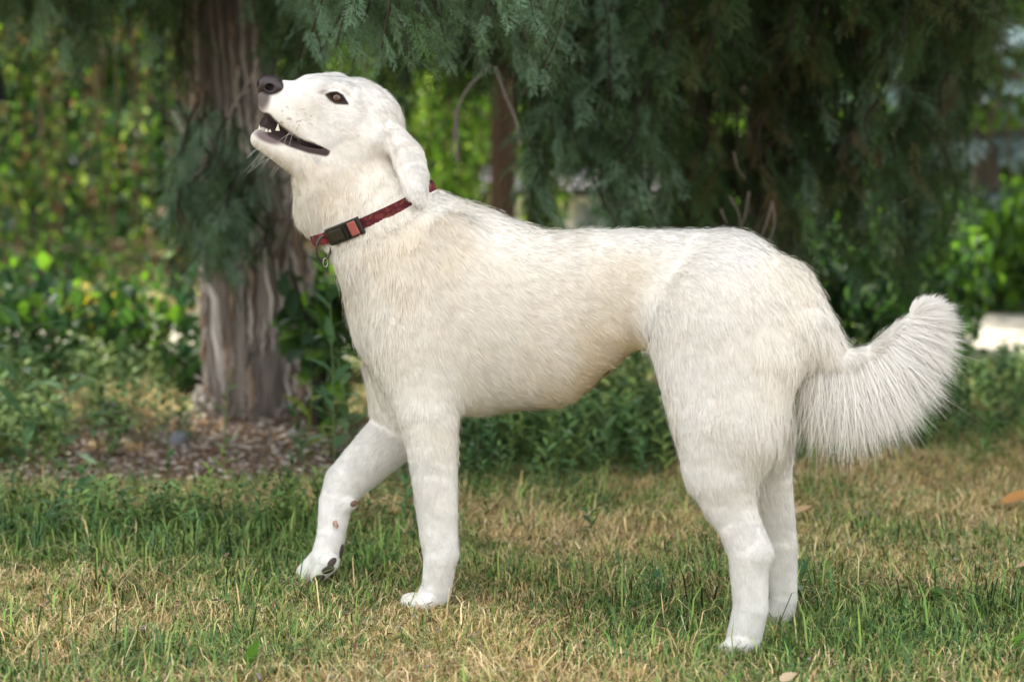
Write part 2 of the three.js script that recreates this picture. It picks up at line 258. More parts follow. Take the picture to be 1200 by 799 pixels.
// ---------------------------------------------------------------- leafy background
const LEAF = leafGeo(0.075, 0.05, 0.25, 0.35), LEAFLET = leafGeo(0.05, 0.026, 0.2, 0.3, [0, 0.8, 1, 0.8, 0.45, 0]);
const LIME2 = lin(0.20, 0.32, 0.05), LIME3 = lin(0.32, 0.45, 0.08), vineM = leafy(lin(1, 1, 1), 0.5), LIME = lin(0.15, 0.32, 0.02), MIDGREEN = lin(0.06, 0.15, 0.025), DEEP = lin(0.03, 0.085, 0.03), YELLOW = lin(0.42, 0.38, 0.03);
function leaves(parent, n, where, geo, colors, size, seed) {
  const R = rng(seed), ms = [], cs = [];
  for (let i = 0; i < n; i++) { const p = where(R); if (!p) continue; ms.push(place(p, R() * 1.6 - 0.2, R() * 6.28, (R() - 0.5) * 1.2, size * (0.6 + 0.8 * R()))); cs.push(colors[Math.floor(R() * colors.length)].clone().multiplyScalar(0.75 + 0.5 * R())); }
  return copies('foliage', geo, vineM, ms, cs, parent);
}
// wire fence with posts, far beyond the path
const FZ = -6.9, postM = std(lin(0.13, 0.085, 0.055), 1, { map: barkMap }), wireM = std(lin(0.08, 0.07, 0.06), 0.8);
{
  const f = thing('wire_fence', 'vine covered wire fence with brown wooden posts beyond the path', 'fence', V(0, 0, FZ));
  for (const x of [-3.6, -2.0, 1.6, 3.2, 4.8]) { const g = new THREE.CylinderGeometry(0.062, 0.07, 2.2, 14, 6); mesh('post', g, postM, f).position.set(x, 1.1, 0); }
  for (let y = 0.15; y < 2.1; y += 0.19) { const g = new THREE.CylinderGeometry(0.0016, 0.0016, 8.4, 6); g.rotateZ(Math.PI / 2); mesh('wire', g, wireM, f).position.set(0.6, y, 0.075); }
}
{
  const o = thing('wooden_post', 'brown wooden post standing before the lime green vine, right of the dog\'s nape', 'post', V(-0.05, 0, -6.2)), g = new THREE.CylinderGeometry(0.066, 0.072, 2.5, 18, 8);
  g.rotateY(1); mesh('shaft', g, std(lin(0.22, 0.14, 0.09), 1, { map: barkMap, bumpMap: barkMap, bumpScale: 0.006 }), o).position.y = 1.25; mesh('cap', new THREE.CylinderGeometry(0.03, 0.08, 0.05, 18), postM, o).position.y = 2.52;
}
const stemM = std(lin(0.17, 0.125, 0.075), 1), BROWN = lin(0.24, 0.13, 0.07);
function vine(label, x0, x1, y0, y1, n, strands, seed, colors) {
  const v = thing('climbing_vine', label, 'vine', V((x0 + x1) / 2, 0, FZ + 0.12)), R = rng(seed), O = v.position, S = [];
  for (let i = 0; i < strands; i++) { const x = lerp(x0, x1, (i + R()) / strands), top = y1 - R() * 0.3, bot = y0 + R() * 0.3, d = (R() - 0.5) * 0.2, z = R() * 0.35; S.push([x, top, bot, d, z]); const at = (s) => V(x + d * s + 0.03 * Math.sin(s * 9 + i), lerp(top, bot, s), FZ + 0.12 + z).sub(O); mesh('stem', limb([0, 0.25, 0.5, 0.75, 1].map(at), 0.009, 0.005, 5, 0.4, i), stemM, v); }
  leaves(v, n, (R) => { const [x, t, b, d, z] = S[Math.floor(R() * S.length)], s = R(), near = 0.012 + 0.045 * R(), a = R() * 6.28; if (Math.abs(x + 0.05) < 0.1) return null; if (noise(x * 2.2 + seed, lerp(t, b, s) * 2.2) < 0.36) return null; return V(x + d * s + Math.cos(a) * near, lerp(t, b, s), FZ + 0.12 + z + Math.sin(a) * near).sub(O); }, LEAF, colors, 0.72, seed + 1);
}
vine('bright green vine hanging in long strands on the fence at the left', -3.6, -1.35, 0.05, 2.3, 6800, 46, 301, [LIME, LIME2, LIME3, MIDGREEN, MIDGREEN, DEEP, DEEP, BROWN]);
vine('lime green vine on the fence in the gap behind the dog\'s nape', -1.1, 0.35, 0.1, 2.2, 5200, 22, 302, [LIME, LIME, LIME2, LIME3, MIDGREEN]);
vine('green vine on the fence behind the dark juniper', 0.95, 4.2, 0.1, 1.9, 4200, 34, 303, [MIDGREEN, LIME, LIME]);
// bushes
function bush(label, px, d, w, h, n, geo, colors, size, seed, stems = 9) {
  const p = atDepth(px, 300, d); p.y = 0; const b = thing('leafy_bush', label, 'bush', p), R = rng(seed), tips = [];
  for (let i = 0; i < stems; i++) { const a = R() * 6.28, r = Math.sqrt(R()) * w * 0.5, tip = V(Math.cos(a) * r, h * (0.45 + 0.55 * R()), Math.sin(a) * r * 0.7), mid = V(tip.x * 0.35, tip.y * 0.55, tip.z * 0.35); tips.push([mid, tip]); mesh('stem', limb([V(Math.cos(a) * 0.03, 0, Math.sin(a) * 0.03), mid, tip], 0.009, 0.003, 5, 0.3, i), twigM, b); }
  leaves(b, n, (R) => { const [m, t] = tips[Math.floor(R() * tips.length)], s = R() * 1.15 - 0.15, q = w * 0.13; return V(lerp(m.x, t.x, s) + (R() - 0.5) * q * 2, Math.max(0.02, lerp(m.y * (s < 0 ? 0.4 : 1), t.y, Math.max(s, 0)) + (R() - 0.5) * q * 2), lerp(m.z, t.z, s) + (R() - 0.5) * q * 2); }, geo, colors, size, seed + 5);
}
const BUSHC = [MIDGREEN, DEEP, MIDGREEN, DEEP, LIME];
bush('broad leaved green bush at the left edge below the vines', 20, 6.3, 0.9, 0.5, 380, LEAF, BUSHC, 0.85, 401, 14);
bush('green bush beside the left side of the old trunk', 175, 6.5, 0.8, 0.42, 260, LEAF, BUSHC, 0.85, 402, 12);
bush('low yellowish bush between the left bushes, before the pale path', 105, 6.8, 0.7, 0.36, 190, LEAF, [LIME, MIDGREEN, YELLOW, MIDGREEN], 0.85, 403, 10);
bush('taller bush on the far side of the path at the left', 70, 9.6, 1.6, 0.5, 700, LEAF, [MIDGREEN, MIDGREEN, DEEP, LIME], 0.7, 404, 16);
bush('feathery green bush behind the curl of the tail', 1000, 6.4, 1.0, 0.62, 1700, LEAFLET, [MIDGREEN, DEEP, MIDGREEN], 1.2, 405, 16);
bush('pale green bush right of the tail, under the juniper', 1105, 7.2, 1.0, 0.62, 1400, LEAFLET, [MIDGREEN, LIME, DEEP], 1.3, 406, 14);
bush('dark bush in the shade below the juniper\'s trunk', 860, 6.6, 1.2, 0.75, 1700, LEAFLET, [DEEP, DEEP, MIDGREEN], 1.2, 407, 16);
bush('sunny green bush at the right edge beyond the path', 1195, 9.4, 1.2, 0.75, 1400, LEAF, [LIME, MIDGREEN], 1.1, 408, 12);
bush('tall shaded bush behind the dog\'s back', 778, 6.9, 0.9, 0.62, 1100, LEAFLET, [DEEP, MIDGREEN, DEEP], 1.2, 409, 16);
bush('leafy plant with broad leaves between the old trunk and the dog\'s chest', 376, 5.05, 0.26, 0.5, 130, LEAF, [MIDGREEN, DEEP, LIME], 0.95, 410, 8);
bush('green bush behind the gap between the old trunk and the dog\'s chest', 372, 6.2, 0.6, 0.62, 620, LEAF, [MIDGREEN, MIDGREEN, LIME, DEEP], 0.9, 411, 12);
bush('low weedy bush at the left foot of the old trunk', 232, 5.75, 0.3, 0.2, 150, LEAF, [MIDGREEN, DEEP], 0.7, 412, 8);
// trees that close the view
function tree(name, label, x, z, h, w, n, colors, size, seed, geo = LEAF) {
  const t = thing(name, label, 'tree', V(x, 0, z)), R = rng(seed);
  mesh('trunk', limb([V(0, 0, 0), V(0.1, h * 0.3, 0), V(-0.05, h * 0.6, 0.05), V(0, h * 0.92, 0)], 0.16, 0.03, 10, 0.4, seed), barkM, t);
  for (let i = 0; i < 7; i++) { const a = R() * 6.28, y = h * (0.2 + 0.09 * i); mesh('branch', limb([V(0, y, 0), V(Math.cos(a) * w * 0.25, y + 0.25, Math.sin(a) * w * 0.25), V(Math.cos(a) * w * 0.45, y + 0.3, Math.sin(a) * w * 0.45)], 0.05, 0.012, 6, 0.3, i), barkM, t); }
  leaves(t, n, (R) => { const a = R() * 6.28, y = h * (0.06 + 0.94 * R()), r = w * 0.5 * Math.pow(R(), 0.5) * (0.65 + 0.6 * noise(Math.cos(a) * 1.5 + seed, y * 1.1, Math.sin(a) * 1.5)) * Math.min(1, 1.25 - 0.6 * (y / h)); if (noise(Math.cos(a) * r * 1.6 + seed, y * 1.6, Math.sin(a) * r * 1.6) < 0.33) return null; return V(Math.cos(a) * r, y, Math.sin(a) * r); }, geo, colors, size, seed + 3);
}
const TREEC = [DEEP, MIDGREEN, MIDGREEN, DEEP];
tree('leafy_tree', 'dense green tree beyond the fence at the far left', -5.2, -11.5, 5, 4.2, 5200, [MIDGREEN, LIME, DEEP], 2.6, 501);
tree('leafy_tree', 'green tree beyond the fence behind the old trunk', -2.2, -12.6, 5.4, 4.4, 5200, TREEC, 2.6, 502);
tree('leafy_tree', 'green tree beyond the fence behind the wooden post', 0.9, -12.2, 5.2, 4.4, 5200, [MIDGREEN, LIME, DEEP], 2.6, 503);
tree('leafy_tree', 'green tree beyond the fence right of the dark juniper\'s trunk', 3.0, -11.4, 5.0, 3.6, 5200, [MIDGREEN, LIME, DEEP], 2.6, 504);
tree('leafy_tree', 'far tree in the gap at the right edge', 7.4, -14.5, 5.6, 5, 5200, [MIDGREEN, DEEP], 2.8, 505);
{
  const s = thing('blue_spruce', 'pale blue grey spruce at the upper right edge', 'tree', V(2.9, 0, -7.2)), R = rng(61);
  mesh('trunk', limb([V(0, 0, 0), V(0.02, 1.5, 0), V(0, 3.2, 0), V(0, 4.6, 0)], 0.11, 0.02, 10, 0.3, 4), barkM, s);
  const F = new Foliage(606), BLUE = lin(0.34, 0.46, 0.50), BLUE2 = lin(0.2, 0.3, 0.32);
  for (let k = 0; k < 13; k++) { const y = 0.35 + k * 0.33, L = 1.15 * (1 - k / 15); for (let j = 0; j < 9; j++) { const a = j / 9 * 6.28 + k * 0.7 + R() * 0.3, tip = V(Math.cos(a) * L, y - 0.12 * L + 0.1 * R(), Math.sin(a) * L); mesh('branch', limb([V(0, y, 0), tip.clone().multiplyScalar(0.5).setY(y + 0.03), tip], 0.014, 0.004, 5), barkM, s); for (let i = 0; i < 11; i++) F.add(V(tip.x * (i + 1) / 11, lerp(y, tip.y, (i + 1) / 11), tip.z * (i + 1) / 11), 1.0 + 0.5 * R(), -0.9 - 0.6 * R(), -a + Math.PI / 2 + (R() - 0.5) * 1.6, R() < 0.6 ? BLUE : BLUE2, true); } }
  F.into(s);
}
// added white shed that stands in for pale glints above the dog's back
{
  const o = thing('added_glint_shed', 'small white shed glimpsed through the dark branches above the dog\'s back', 'shed', V(0.48, 0, -8.6)), white = std(lin(0.8, 0.8, 0.82), 0.8), roof = std(lin(0.12, 0.12, 0.13), 0.8);
  for (let i = 0; i < 9; i++) { const g = new THREE.BoxGeometry(0.132, 0.66, 0.03); mesh('board', g, white, o).position.set(-0.54 + i * 0.135, 0.33, 0.5); }
  mesh('wall', new THREE.BoxGeometry(1.2, 0.66, 0.95), white, o).position.set(0, 0.33, 0.005);
  const r = new THREE.BoxGeometry(1.4, 0.05, 1.25); const m = mesh('roof', r, roof, o); m.position.set(0, 0.73, 0); m.rotation.x = 0.12;
  const d = mesh('door', new THREE.BoxGeometry(0.34, 0.56, 0.02), std(lin(0.3, 0.34, 0.42), 0.6), o); d.position.set(0.12, 0.29, 0.526); mesh('handle', new THREE.SphereGeometry(0.018, 10, 8), roof, d).position.set(0.12, 0, 0.02);
}
// far woodland that closes the horizon
{
  const R = rng(71), ms = [], cs = [];
  for (let i = 0; i < 16000; i++) { const a = (R() - 0.5) * 1.9, r = 20 + 6 * R(), y = 6.5 * Math.pow(R(), 0.9) * (0.75 + 0.4 * noise(a * 14, 1)); ms.push(place(V(Math.sin(a) * r, y, 3 - Math.cos(a) * r), R() * 3, R() * 6.28, R() * 3, 5 + 4 * R())); cs.push([DEEP, MIDGREEN, MIDGREEN][i % 3].clone().multiplyScalar(0.7 + 0.6 * R())); }
  tag(copies('distant_wood', LEAF, vineM, ms, cs), 'far green wood that closes the view behind the trees', 'woodland');
}

// ---------------------------------------------------------------- the dog
// A smooth field of tapered capsules, laid out joint by joint in the dog's own upright planes, meshed once; then its coat, strand by strand.
const TURN = 29 * Math.PI / 180;
const BA = V(Math.cos(TURN), 0, Math.sin(TURN)), BL = V(-Math.sin(TURN), 0, Math.cos(TURN));     // along the back towards the rump; out of its left side
const HA = V(Math.cos(-0.14), 0, Math.sin(-0.14)), HL = V(-HA.z, 0, HA.x);                       // the head is turned a little towards us
const B0 = atDepth(500, 400, 3.08), H0 = atDepth(440, 180, 3.12);
function inPlane(px, py, lat, o, l) { const r = ray(px, py), e = EYE.clone().sub(o); return r.multiplyScalar((lat - e.dot(l)) / r.dot(l)).add(EYE); }
const onBody = (px, py, lat = 0) => inPlane(px, py, lat, B0, BL), onHead = (px, py, lat = 0) => inPlane(px, py, lat, H0, HL);
const meters = (px, p) => px * toPixel(p)[2] / FOCAL;
const prims = [], cuts = [];
let chain = 0;                                                              // bones of one chain meet without bulging at their joints
function bone(list, part, frame, a, ra, b, rb, k, squash = 1) {
  const at = frame === 'head' ? onHead : onBody, l = frame === 'head' ? HL : BL, p = at(...a), q = at(...(b ?? a));
  list.push(capsule(part, p, meters(ra, p), q, meters(rb ?? ra, q), k, squash, l));
}
function capsule(part, p, r1, q, r2, k, squash = 1, l = BL) {
  // stretching space across l by 1/squash makes a round cone oval
  const s = 1 / squash - 1, st = (v) => v.clone().add(l.clone().multiplyScalar(v.dot(l) * s)), ba = st(q.clone().sub(p));
  const l2 = ba.dot(ba), rr = r1 - r2, a2 = l2 - rr * rr, il2 = 1 / Math.max(l2, 1e-12);
  return { part, chain, p, r1, r2, k, s, l, ba, l2, rr, a2, il2, reach: Math.max(r1, r2), lip: Math.max(1, 1 / squash) };
}
function dist(c, x, y, z) {
  let px = x - c.p.x, py = y - c.p.y, pz = z - c.p.z;
  if (c.s) { const d = (px * c.l.x + py * c.l.y + pz * c.l.z) * c.s; px += d * c.l.x; py += d * c.l.y; pz += d * c.l.z; }
  if (c.l2 < 1e-10 || c.a2 <= 0) return Math.sqrt(px * px + py * py + pz * pz) - c.r1;
  const yy = px * c.ba.x + py * c.ba.y + pz * c.ba.z, z0 = yy - c.l2;
  const qx = px * c.l2 - c.ba.x * yy, qy = py * c.l2 - c.ba.y * yy, qz = pz * c.l2 - c.ba.z * yy, x2 = qx * qx + qy * qy + qz * qz, y2 = yy * yy * c.l2, z2 = z0 * z0 * c.l2;
  const k = Math.sign(c.rr) * c.rr * c.rr * x2;
  if (Math.sign(z0) * c.a2 * z2 > k) return Math.sqrt(x2 + z2) * c.il2 - c.r2;
  if (Math.sign(yy) * c.a2 * y2 < k) return Math.sqrt(x2 + y2) * c.il2 - c.r1;
  return (Math.sqrt(x2 * c.a2 * c.il2) + yy * c.rr) * c.il2 - c.r1;
}
const smin = (a, b, k) => { const h = Math.max(k - Math.abs(a - b), 0) / k; return Math.min(a, b) - h * h * k * 0.25; };
function field(x, y, z, list = prims, cut = cuts) {
  let d = 1;
  for (let i = 0; i < list.length;) {
    const at = list[i].chain, k = list[i].k; let g = 1;
    for (; i < list.length && list[i].chain === at; i++) { const e = dist(list[i], x, y, z), q = Math.min(list[i].k * 0.14, list[i].reach * 0.08); if (e < g + q) g = smin(g, e, q); }
    if (g < d + k) d = smin(d, g, k);
  }
  for (let i = 0; i < cut.length; i++) { const c = cut[i], e = -dist(c, x, y, z); if (e > d - c.k) d = -smin(-d, -e, c.k); }
  return d;
}
function partAt(p) { let best = 1, part = ''; for (const c of prims) { const e = dist(c, p.x, p.y, p.z); if (e < best) { best = e; part = c.part; } } return part; }
function gradient(p, list = prims, cut = cuts, e = 0.0012) {
  return V(field(p.x + e, p.y, p.z, list, cut) - field(p.x - e, p.y, p.z, list, cut), field(p.x, p.y + e, p.z, list, cut) - field(p.x, p.y - e, p.z, list, cut), field(p.x, p.y, p.z + e, list, cut) - field(p.x, p.y, p.z - e, list, cut)).normalize();
}
function march(px, py, list = prims, cut = cuts) {                          // where a pixel's ray first meets the dog
  const r = ray(px, py), n = r.clone().normalize(), p = r.clone().multiplyScalar(2.2).add(EYE);
  for (let i = 0; i < 400; i++) { const d = field(p.x, p.y, p.z, list, cut); if (d < 0.0002) return p; p.addScaledVector(n, Math.max(d * 0.5, 0.0003)); if (p.z < -1.5) return null; }
  return p;
}
// surface nets over a grid of cells of size h; only blocks near the surface are worked out
function surfaceNets(lo, hi, h, list, cut, keep) {
  const nx = Math.ceil((hi.x - lo.x) / h) + 2, ny = Math.ceil((hi.y - lo.y) / h) + 2, nz = Math.ceil((hi.z - lo.z) / h) + 2, f = new Float32Array(nx * ny * nz).fill(1), N = 8, half = N * h * 0.87;
  const at = (i, j, k) => (k * ny + j) * nx + i, live = [];
  for (let k = 0; k < nz; k += N) for (let j = 0; j < ny; j += N) for (let i = 0; i < nx; i += N) {
    const x = lo.x + (i + N / 2) * h, y = lo.y + (j + N / 2) * h, z = lo.z + (k + N / 2) * h, near = [], nearCut = [];
    let best = 1;
    const ds = list.map((c) => { const d = dist(c, x, y, z); best = Math.min(best, d - half * c.lip); return d; });
    if (best > 0.05) continue;
    list.forEach((c, n) => { if (ds[n] - half * c.lip < Math.max(best, 0) + half * 3 + c.k * 1.5) near.push(c); });
    for (const c of cut) if (dist(c, x, y, z) < half * c.lip + 0.03) nearCut.push(c);
    const d = field(x, y, z, near, nearCut), dead = Math.abs(d) > half * 2.4;
    for (let kk = k; kk < Math.min(k + N, nz); kk++) for (let jj = j; jj < Math.min(j + N, ny); jj++) for (let ii = i; ii < Math.min(i + N, nx); ii++) f[at(ii, jj, kk)] = dead ? d : field(lo.x + ii * h, lo.y + jj * h, lo.z + kk * h, near, nearCut);
    if (!dead) live.push([i, j, k]);
  }
  const id = new Int32Array(nx * ny * nz).fill(-1), pos = [], idx = [], C = [[0, 0, 0], [1, 0, 0], [0, 1, 0], [1, 1, 0], [0, 0, 1], [1, 0, 1], [0, 1, 1], [1, 1, 1]], E = [[0, 1], [0, 2], [0, 4], [1, 3], [1, 5], [2, 3], [2, 6], [3, 7], [4, 5], [4, 6], [5, 7], [6, 7]];
  const cells = new Set();
  for (const [i, j, k] of live) for (let kk = k - 1; kk < k + N; kk++) for (let jj = j - 1; jj < j + N; jj++) for (let ii = i - 1; ii < i + N; ii++) if (ii >= 0 && jj >= 0 && kk >= 0 && ii < nx - 1 && jj < ny - 1 && kk < nz - 1) {
    const q = at(ii, jj, kk); if (id[q] !== -1) continue; id[q] = -2;
    const v = C.map(([a, b, c]) => f[at(ii + a, jj + b, kk + c)]); let m = 0; for (let n = 0; n < 8; n++) if (v[n] < 0) m |= 1 << n;
    if (m === 0 || m === 255) continue;
    let x = 0, y = 0, z = 0, n = 0;
    for (const [a, b] of E) if ((v[a] < 0) !== (v[b] < 0)) { const t = v[a] / (v[a] - v[b]); x += lerp(C[a][0], C[b][0], t); y += lerp(C[a][1], C[b][1], t); z += lerp(C[a][2], C[b][2], t); n++; }
    id[q] = pos.length / 3; pos.push(lo.x + (ii + x / n) * h, lo.y + (jj + y / n) * h, lo.z + (kk + z / n) * h); cells.add(q);
  }
  for (const q of cells) {
    const i = q % nx, j = ((q / nx) | 0) % ny, k = (q / nx / ny) | 0; if (!i || !j || !k) continue;
    const v0 = f[q] < 0;
    for (const [d, a, b] of [[1, nx, nx * ny], [nx, nx * ny, 1], [nx * ny, 1, nx]]) {
      if ((f[q + d] < 0) === v0) continue;
      const w = [id[q], id[q - a], id[q - a - b], id[q - b]]; if (w.some((n) => n < 0)) continue;
      if (keep && !keep(pos[w[0] * 3], pos[w[0] * 3 + 1], pos[w[0] * 3 + 2])) continue;
      if (v0) idx.push(w[0], w[1], w[2], w[0], w[2], w[3]); else idx.push(w[0], w[2], w[1], w[0], w[3], w[2]);
    }
  }
  return { pos, idx };
}
// --- torso, neck
chain = 1;
bone(prims, 'body', 'body', [478, 375, 0], 75, [545, 366, 0], 121, 0.05, 0.62);
bone(prims, 'body', 'body', [545, 366, 0], 121, [630, 374, 0], 103, 0.05, 0.64);
bone(prims, 'body', 'body', [630, 373, 0], 102, [692, 349, 0], 80, 0.05, 0.64);
bone(prims, 'body', 'body', [692, 349, 0], 80, [737, 338, 0], 69, 0.05, 0.66);
bone(prims, 'body', 'body', [737, 338, 0], 69, [850, 348, 0], 79, 0.05, 0.72);
bone(prims, 'body', 'body', [850, 348, 0], 79, [884, 372, 0], 76, 0.05, 0.85);
chain++;
bone(prims, 'neck', 'body', [404, 198, 0.0], 58, [437, 252, 0], 68, 0.05, 0.78);
bone(prims, 'neck', 'body', [437, 252, 0], 68, [478, 305, 0], 89, 0.05, 0.74);
bone(prims, 'neck', 'body', [478, 305, 0], 89, [522, 352, 0], 106, 0.05, 0.70);
chain++;
bone(prims, 'body', 'body', [528, 280, 0.075], 20, [482, 392, 0.098], 34, 0.06, 0.5);
chain++;
bone(prims, 'neck', 'body', [378, 212, 0], 33, [384, 243, 0], 41, 0.035, 0.95);
// --- near hind leg
chain++;
bone(prims, 'body', 'body', [830, 395, 0.075], 74, [848, 490, 0.085], 66, 0.05, 0.55);
bone(prims, 'leg', 'body', [848, 490, 0.085], 64, [845, 548, 0.085], 48, 0.035, 0.6);
bone(prims, 'leg', 'body', [845, 548, 0.085], 48, [851, 590, 0.082], 29, 0.03, 0.62);
bone(prims, 'leg', 'body', [851, 590, 0.082], 29, [863, 618, 0.082], 21.5, 0.03, 0.74);
bone(prims, 'leg', 'body', [863, 618, 0.082], 21.5, [878, 651, 0.08], 24, 0.02, 0.86);
bone(prims, 'leg', 'body', [878, 651, 0.08], 24, [880, 712, 0.08], 20.5, 0.02, 0.9);
bone(prims, 'leg', 'body', [880, 712, 0.08], 20.5, [871, 752, 0.08], 20.5, 0.02, 0.96);
(chain++, bone)(prims, 'leg', 'body', [866, 585, 0.08], 14, [893, 646, 0.08], 10.5, 0.03, 0.8);
for (const [x, y, la] of [[850, 761, 0.105], [846, 764, 0.088], [850, 764, 0.07], [856, 762, 0.055]]) (chain++, bone)(prims, 'leg', 'body', [870, 755, la * 0.6 + 0.032], 13, [x, y, la], 8.5, 0.006);
chain++;
(chain++, bone)(prims, 'body', 'body', [896, 430, 0.055], 42, [880, 500, 0.075], 36, 0.05, 0.8);
// --- far hind leg
chain++;
bone(prims, 'body', 'body', [860, 400, -0.075], 66, [885, 490, -0.085], 48, 0.05, 0.6);
bone(prims, 'leg', 'body', [885, 490, -0.085], 46, [905, 565, -0.09], 24, 0.03, 0.7);
bone(prims, 'leg', 'body', [905, 565, -0.09], 24, [917, 640, -0.1], 18, 0.02, 0.8);
bone(prims, 'leg', 'body', [917, 640, -0.1], 18, [919, 700, -0.11], 15.5, 0.02, 0.95);
bone(prims, 'leg', 'body', [919, 700, -0.11], 15.5, [911, 736, -0.12], 17, 0.02, 1.0);
for (const la of [-0.1, -0.118, -0.135]) (chain++, bone)(prims, 'leg', 'body', [908, 738, la], 11, [892, 742, la], 8, 0.006);
// --- near front leg
chain++;
bone(prims, 'body', 'body', [492, 415, 0.07], 62, [500, 482, 0.092], 39, 0.05, 0.62);
bone(prims, 'leg', 'body', [500, 482, 0.09], 37, [504, 528, 0.093], 29, 0.03, 0.72);
bone(prims, 'leg', 'body', [504, 528, 0.093], 29, [506, 562, 0.094], 24.5, 0.03, 0.77);
bone(prims, 'leg', 'body', [506, 562, 0.094], 24.5, [511, 625, 0.094], 20.5, 0.02, 0.84);
bone(prims, 'leg', 'body', [511, 625, 0.094], 20.5, [516, 655, 0.094], 20, 0.02, 0.89);
bone(prims, 'leg', 'body', [516, 655, 0.094], 20, [511, 695, 0.094], 17.5, 0.02, 0.95);
bone(prims, 'leg', 'body', [511, 690, 0.094], 17.5, [500, 709, 0.094], 17, 0.02, 1.05);
(chain++, bone)(prims, 'leg', 'body', [520, 500, 0.09], 16, [528, 645, 0.094], 8, 0.025, 0.7);
for (const [x, y, la] of [[483, 710, 0.125], [478, 707, 0.106], [478, 704, 0.085], [484, 703, 0.068]]) (chain++, bone)(prims, 'leg', 'body', [501, 706, la * 0.9 + 0.0094], 10.5, [x, y, la], 9.3, 0.003);
// --- far front leg, lifted
chain++;
bone(prims, 'body', 'body', [475, 430, -0.06], 54, [468, 500, -0.065], 36, 0.05, 0.7);
bone(prims, 'foreleg', 'body', [468, 503, -0.065], 34, [404, 566, -0.01], 25, 0.03, 0.78);
bone(prims, 'foreleg', 'body', [404, 566, -0.01], 25, [393, 590, 0.01], 20, 0.015, 0.84);
bone(prims, 'foreleg', 'body', [393, 590, 0.01], 20, [387, 632, 0.04], 16.5, 0.015, 0.9);
bone(prims, 'foreleg', 'body', [387, 632, 0.04], 16.5, [381, 654, 0.05], 17, 0.015, 1.05);
for (const [x, y, x2, y2, la] of [[385, 659, 371, 677, 0.082], [380, 656, 358, 676, 0.06], [377, 652, 355, 670, 0.038], [378, 650, 360, 665, 0.018]]) (chain++, bone)(prims, 'foreleg', 'body', [x, y, la], 12.5, [x2, y2, la], 8.5, 0.005);
(chain++, bone)(prims, 'foreleg', 'body', [396, 602, 0.02], 10, [412, 590, 0.022], 6, 0.01);
// --- tail
chain++;
bone(prims, 'tail', 'body', [926, 334, 0], 20, [953, 385, 0], 24, 0.05, 0.8);
bone(prims, 'tail', 'body', [954, 385, 0], 25, [985, 424, 0], 16, 0.02);
bone(prims, 'tail', 'body', [985, 424, 0], 14, [1022, 417, 0], 12, 0.01);
bone(prims, 'tail', 'body', [1022, 417, 0], 12, [1052, 390, 0], 11, 0.01);
bone(prims, 'tail', 'body', [1052, 390, 0], 11, [1076, 370, 0], 7, 0.01);
// --- head
chain++;
chain++;
bone(prims, 'head', 'head', [419, 150, 0], 55, [423, 165, 0], 53, 0.03, 0.86);
chain++;
bone(prims, 'head', 'head', [379, 121, 0.012], 32, [414, 128, 0.012], 36, 0.012, 0.9);
chain++;
bone(prims, 'head', 'head', [364, 106, -0.02], 19, [392, 108, -0.02], 23, 0.008, 0.9);
chain++;
bone(prims, 'head', 'head', [382, 104, 0.04], 9, [402, 106, 0.05], 10, 0.012, 0.8);
chain++;
bone(prims, 'head', 'head', [388, 136, 0.042], 10, [440, 165, 0.07], 16, 0.025, 0.8);
chain++;
bone(prims, 'head', 'head', [382, 136, 0], 37, [332, 115.5, 0], 21.5, 0.02, 0.78);
chain++;
bone(prims, 'head', 'head', [311, 114, 0], 9, [312.5, 123, 0], 9.5, 0.016, 1.25);
bone(prims, 'head', 'head', [312.5, 123, 0], 9.5, [330, 128, 0], 16, 0.012, 1.1);
chain++;
bone(prims, 'head', 'head', [322, 131, 0.016], 11, [368, 152, 0.026], 16.5, 0.012, 0.7);
chain++;
bone(prims, 'head', 'head', [322, 133, -0.016], 12, [368, 155, -0.026], 16, 0.012, 0.7);
chain++;
bone(prims, 'head', 'head', [412, 186, 0.022], 40, [395, 172, 0.03], 30, 0.04, 0.75);
chain++;
bone(prims, 'jaw', 'head', [305.5, 163, 0], 12.2, [341, 182.5, 0], 17, 0.008, 1.15);
bone(prims, 'jaw', 'head', [340, 181, 0], 15, [384, 197, 0], 24, 0.02, 1.2);
chain++;
bone(prims, 'jaw', 'head', [384, 200, 0], 34, [400, 210, 0], 44, 0.04, 0.9);
chain++;
bone(prims, 'jaw', 'head', [311, 144, -0.008], 8, [340, 162, -0.008], 8, 0.004, 0.7);
// --- ear: a flap with a rolled front edge
chain++;
{
  const skull = prims.slice(), on = (x, y, out, lat) => { const p = march(x, y, skull, []); return p ? p.addScaledVector(ray(x, y).normalize(), -out) : onHead(x, y, lat); }, m = 0.00159;
  const e = [on(461, 158, 0.004, 0.08), on(478, 184, 0.016, 0.09), on(485, 208, 0.026, 0.09), on(490, 231, 0.032, 0.09)], tilt = HL.clone().add(V(0.22, 0.05, 0)).normalize();
  prims.push(capsule('ear', e[0], 14 * m, e[1], 19.5 * m, 0.012, 0.24, tilt), capsule('ear', e[1], 19.5 * m, e[2], 18 * m, 0.008, 0.19, tilt), capsule('ear', e[2], 18 * m, e[3], 9 * m, 0.006, 0.19, tilt));
  chain++;
  const f = [on(456, 155, 0.003, 0.08), on(463, 178, 0.018, 0.09), on(471, 208, 0.029, 0.09), on(482, 232, 0.034, 0.09)];
  for (let i = 0; i < 3; i++) prims.push(capsule('ear', f[i], 4.2 * m, f[i + 1], (3.8 - i * 0.5) * m, 0.006));
}
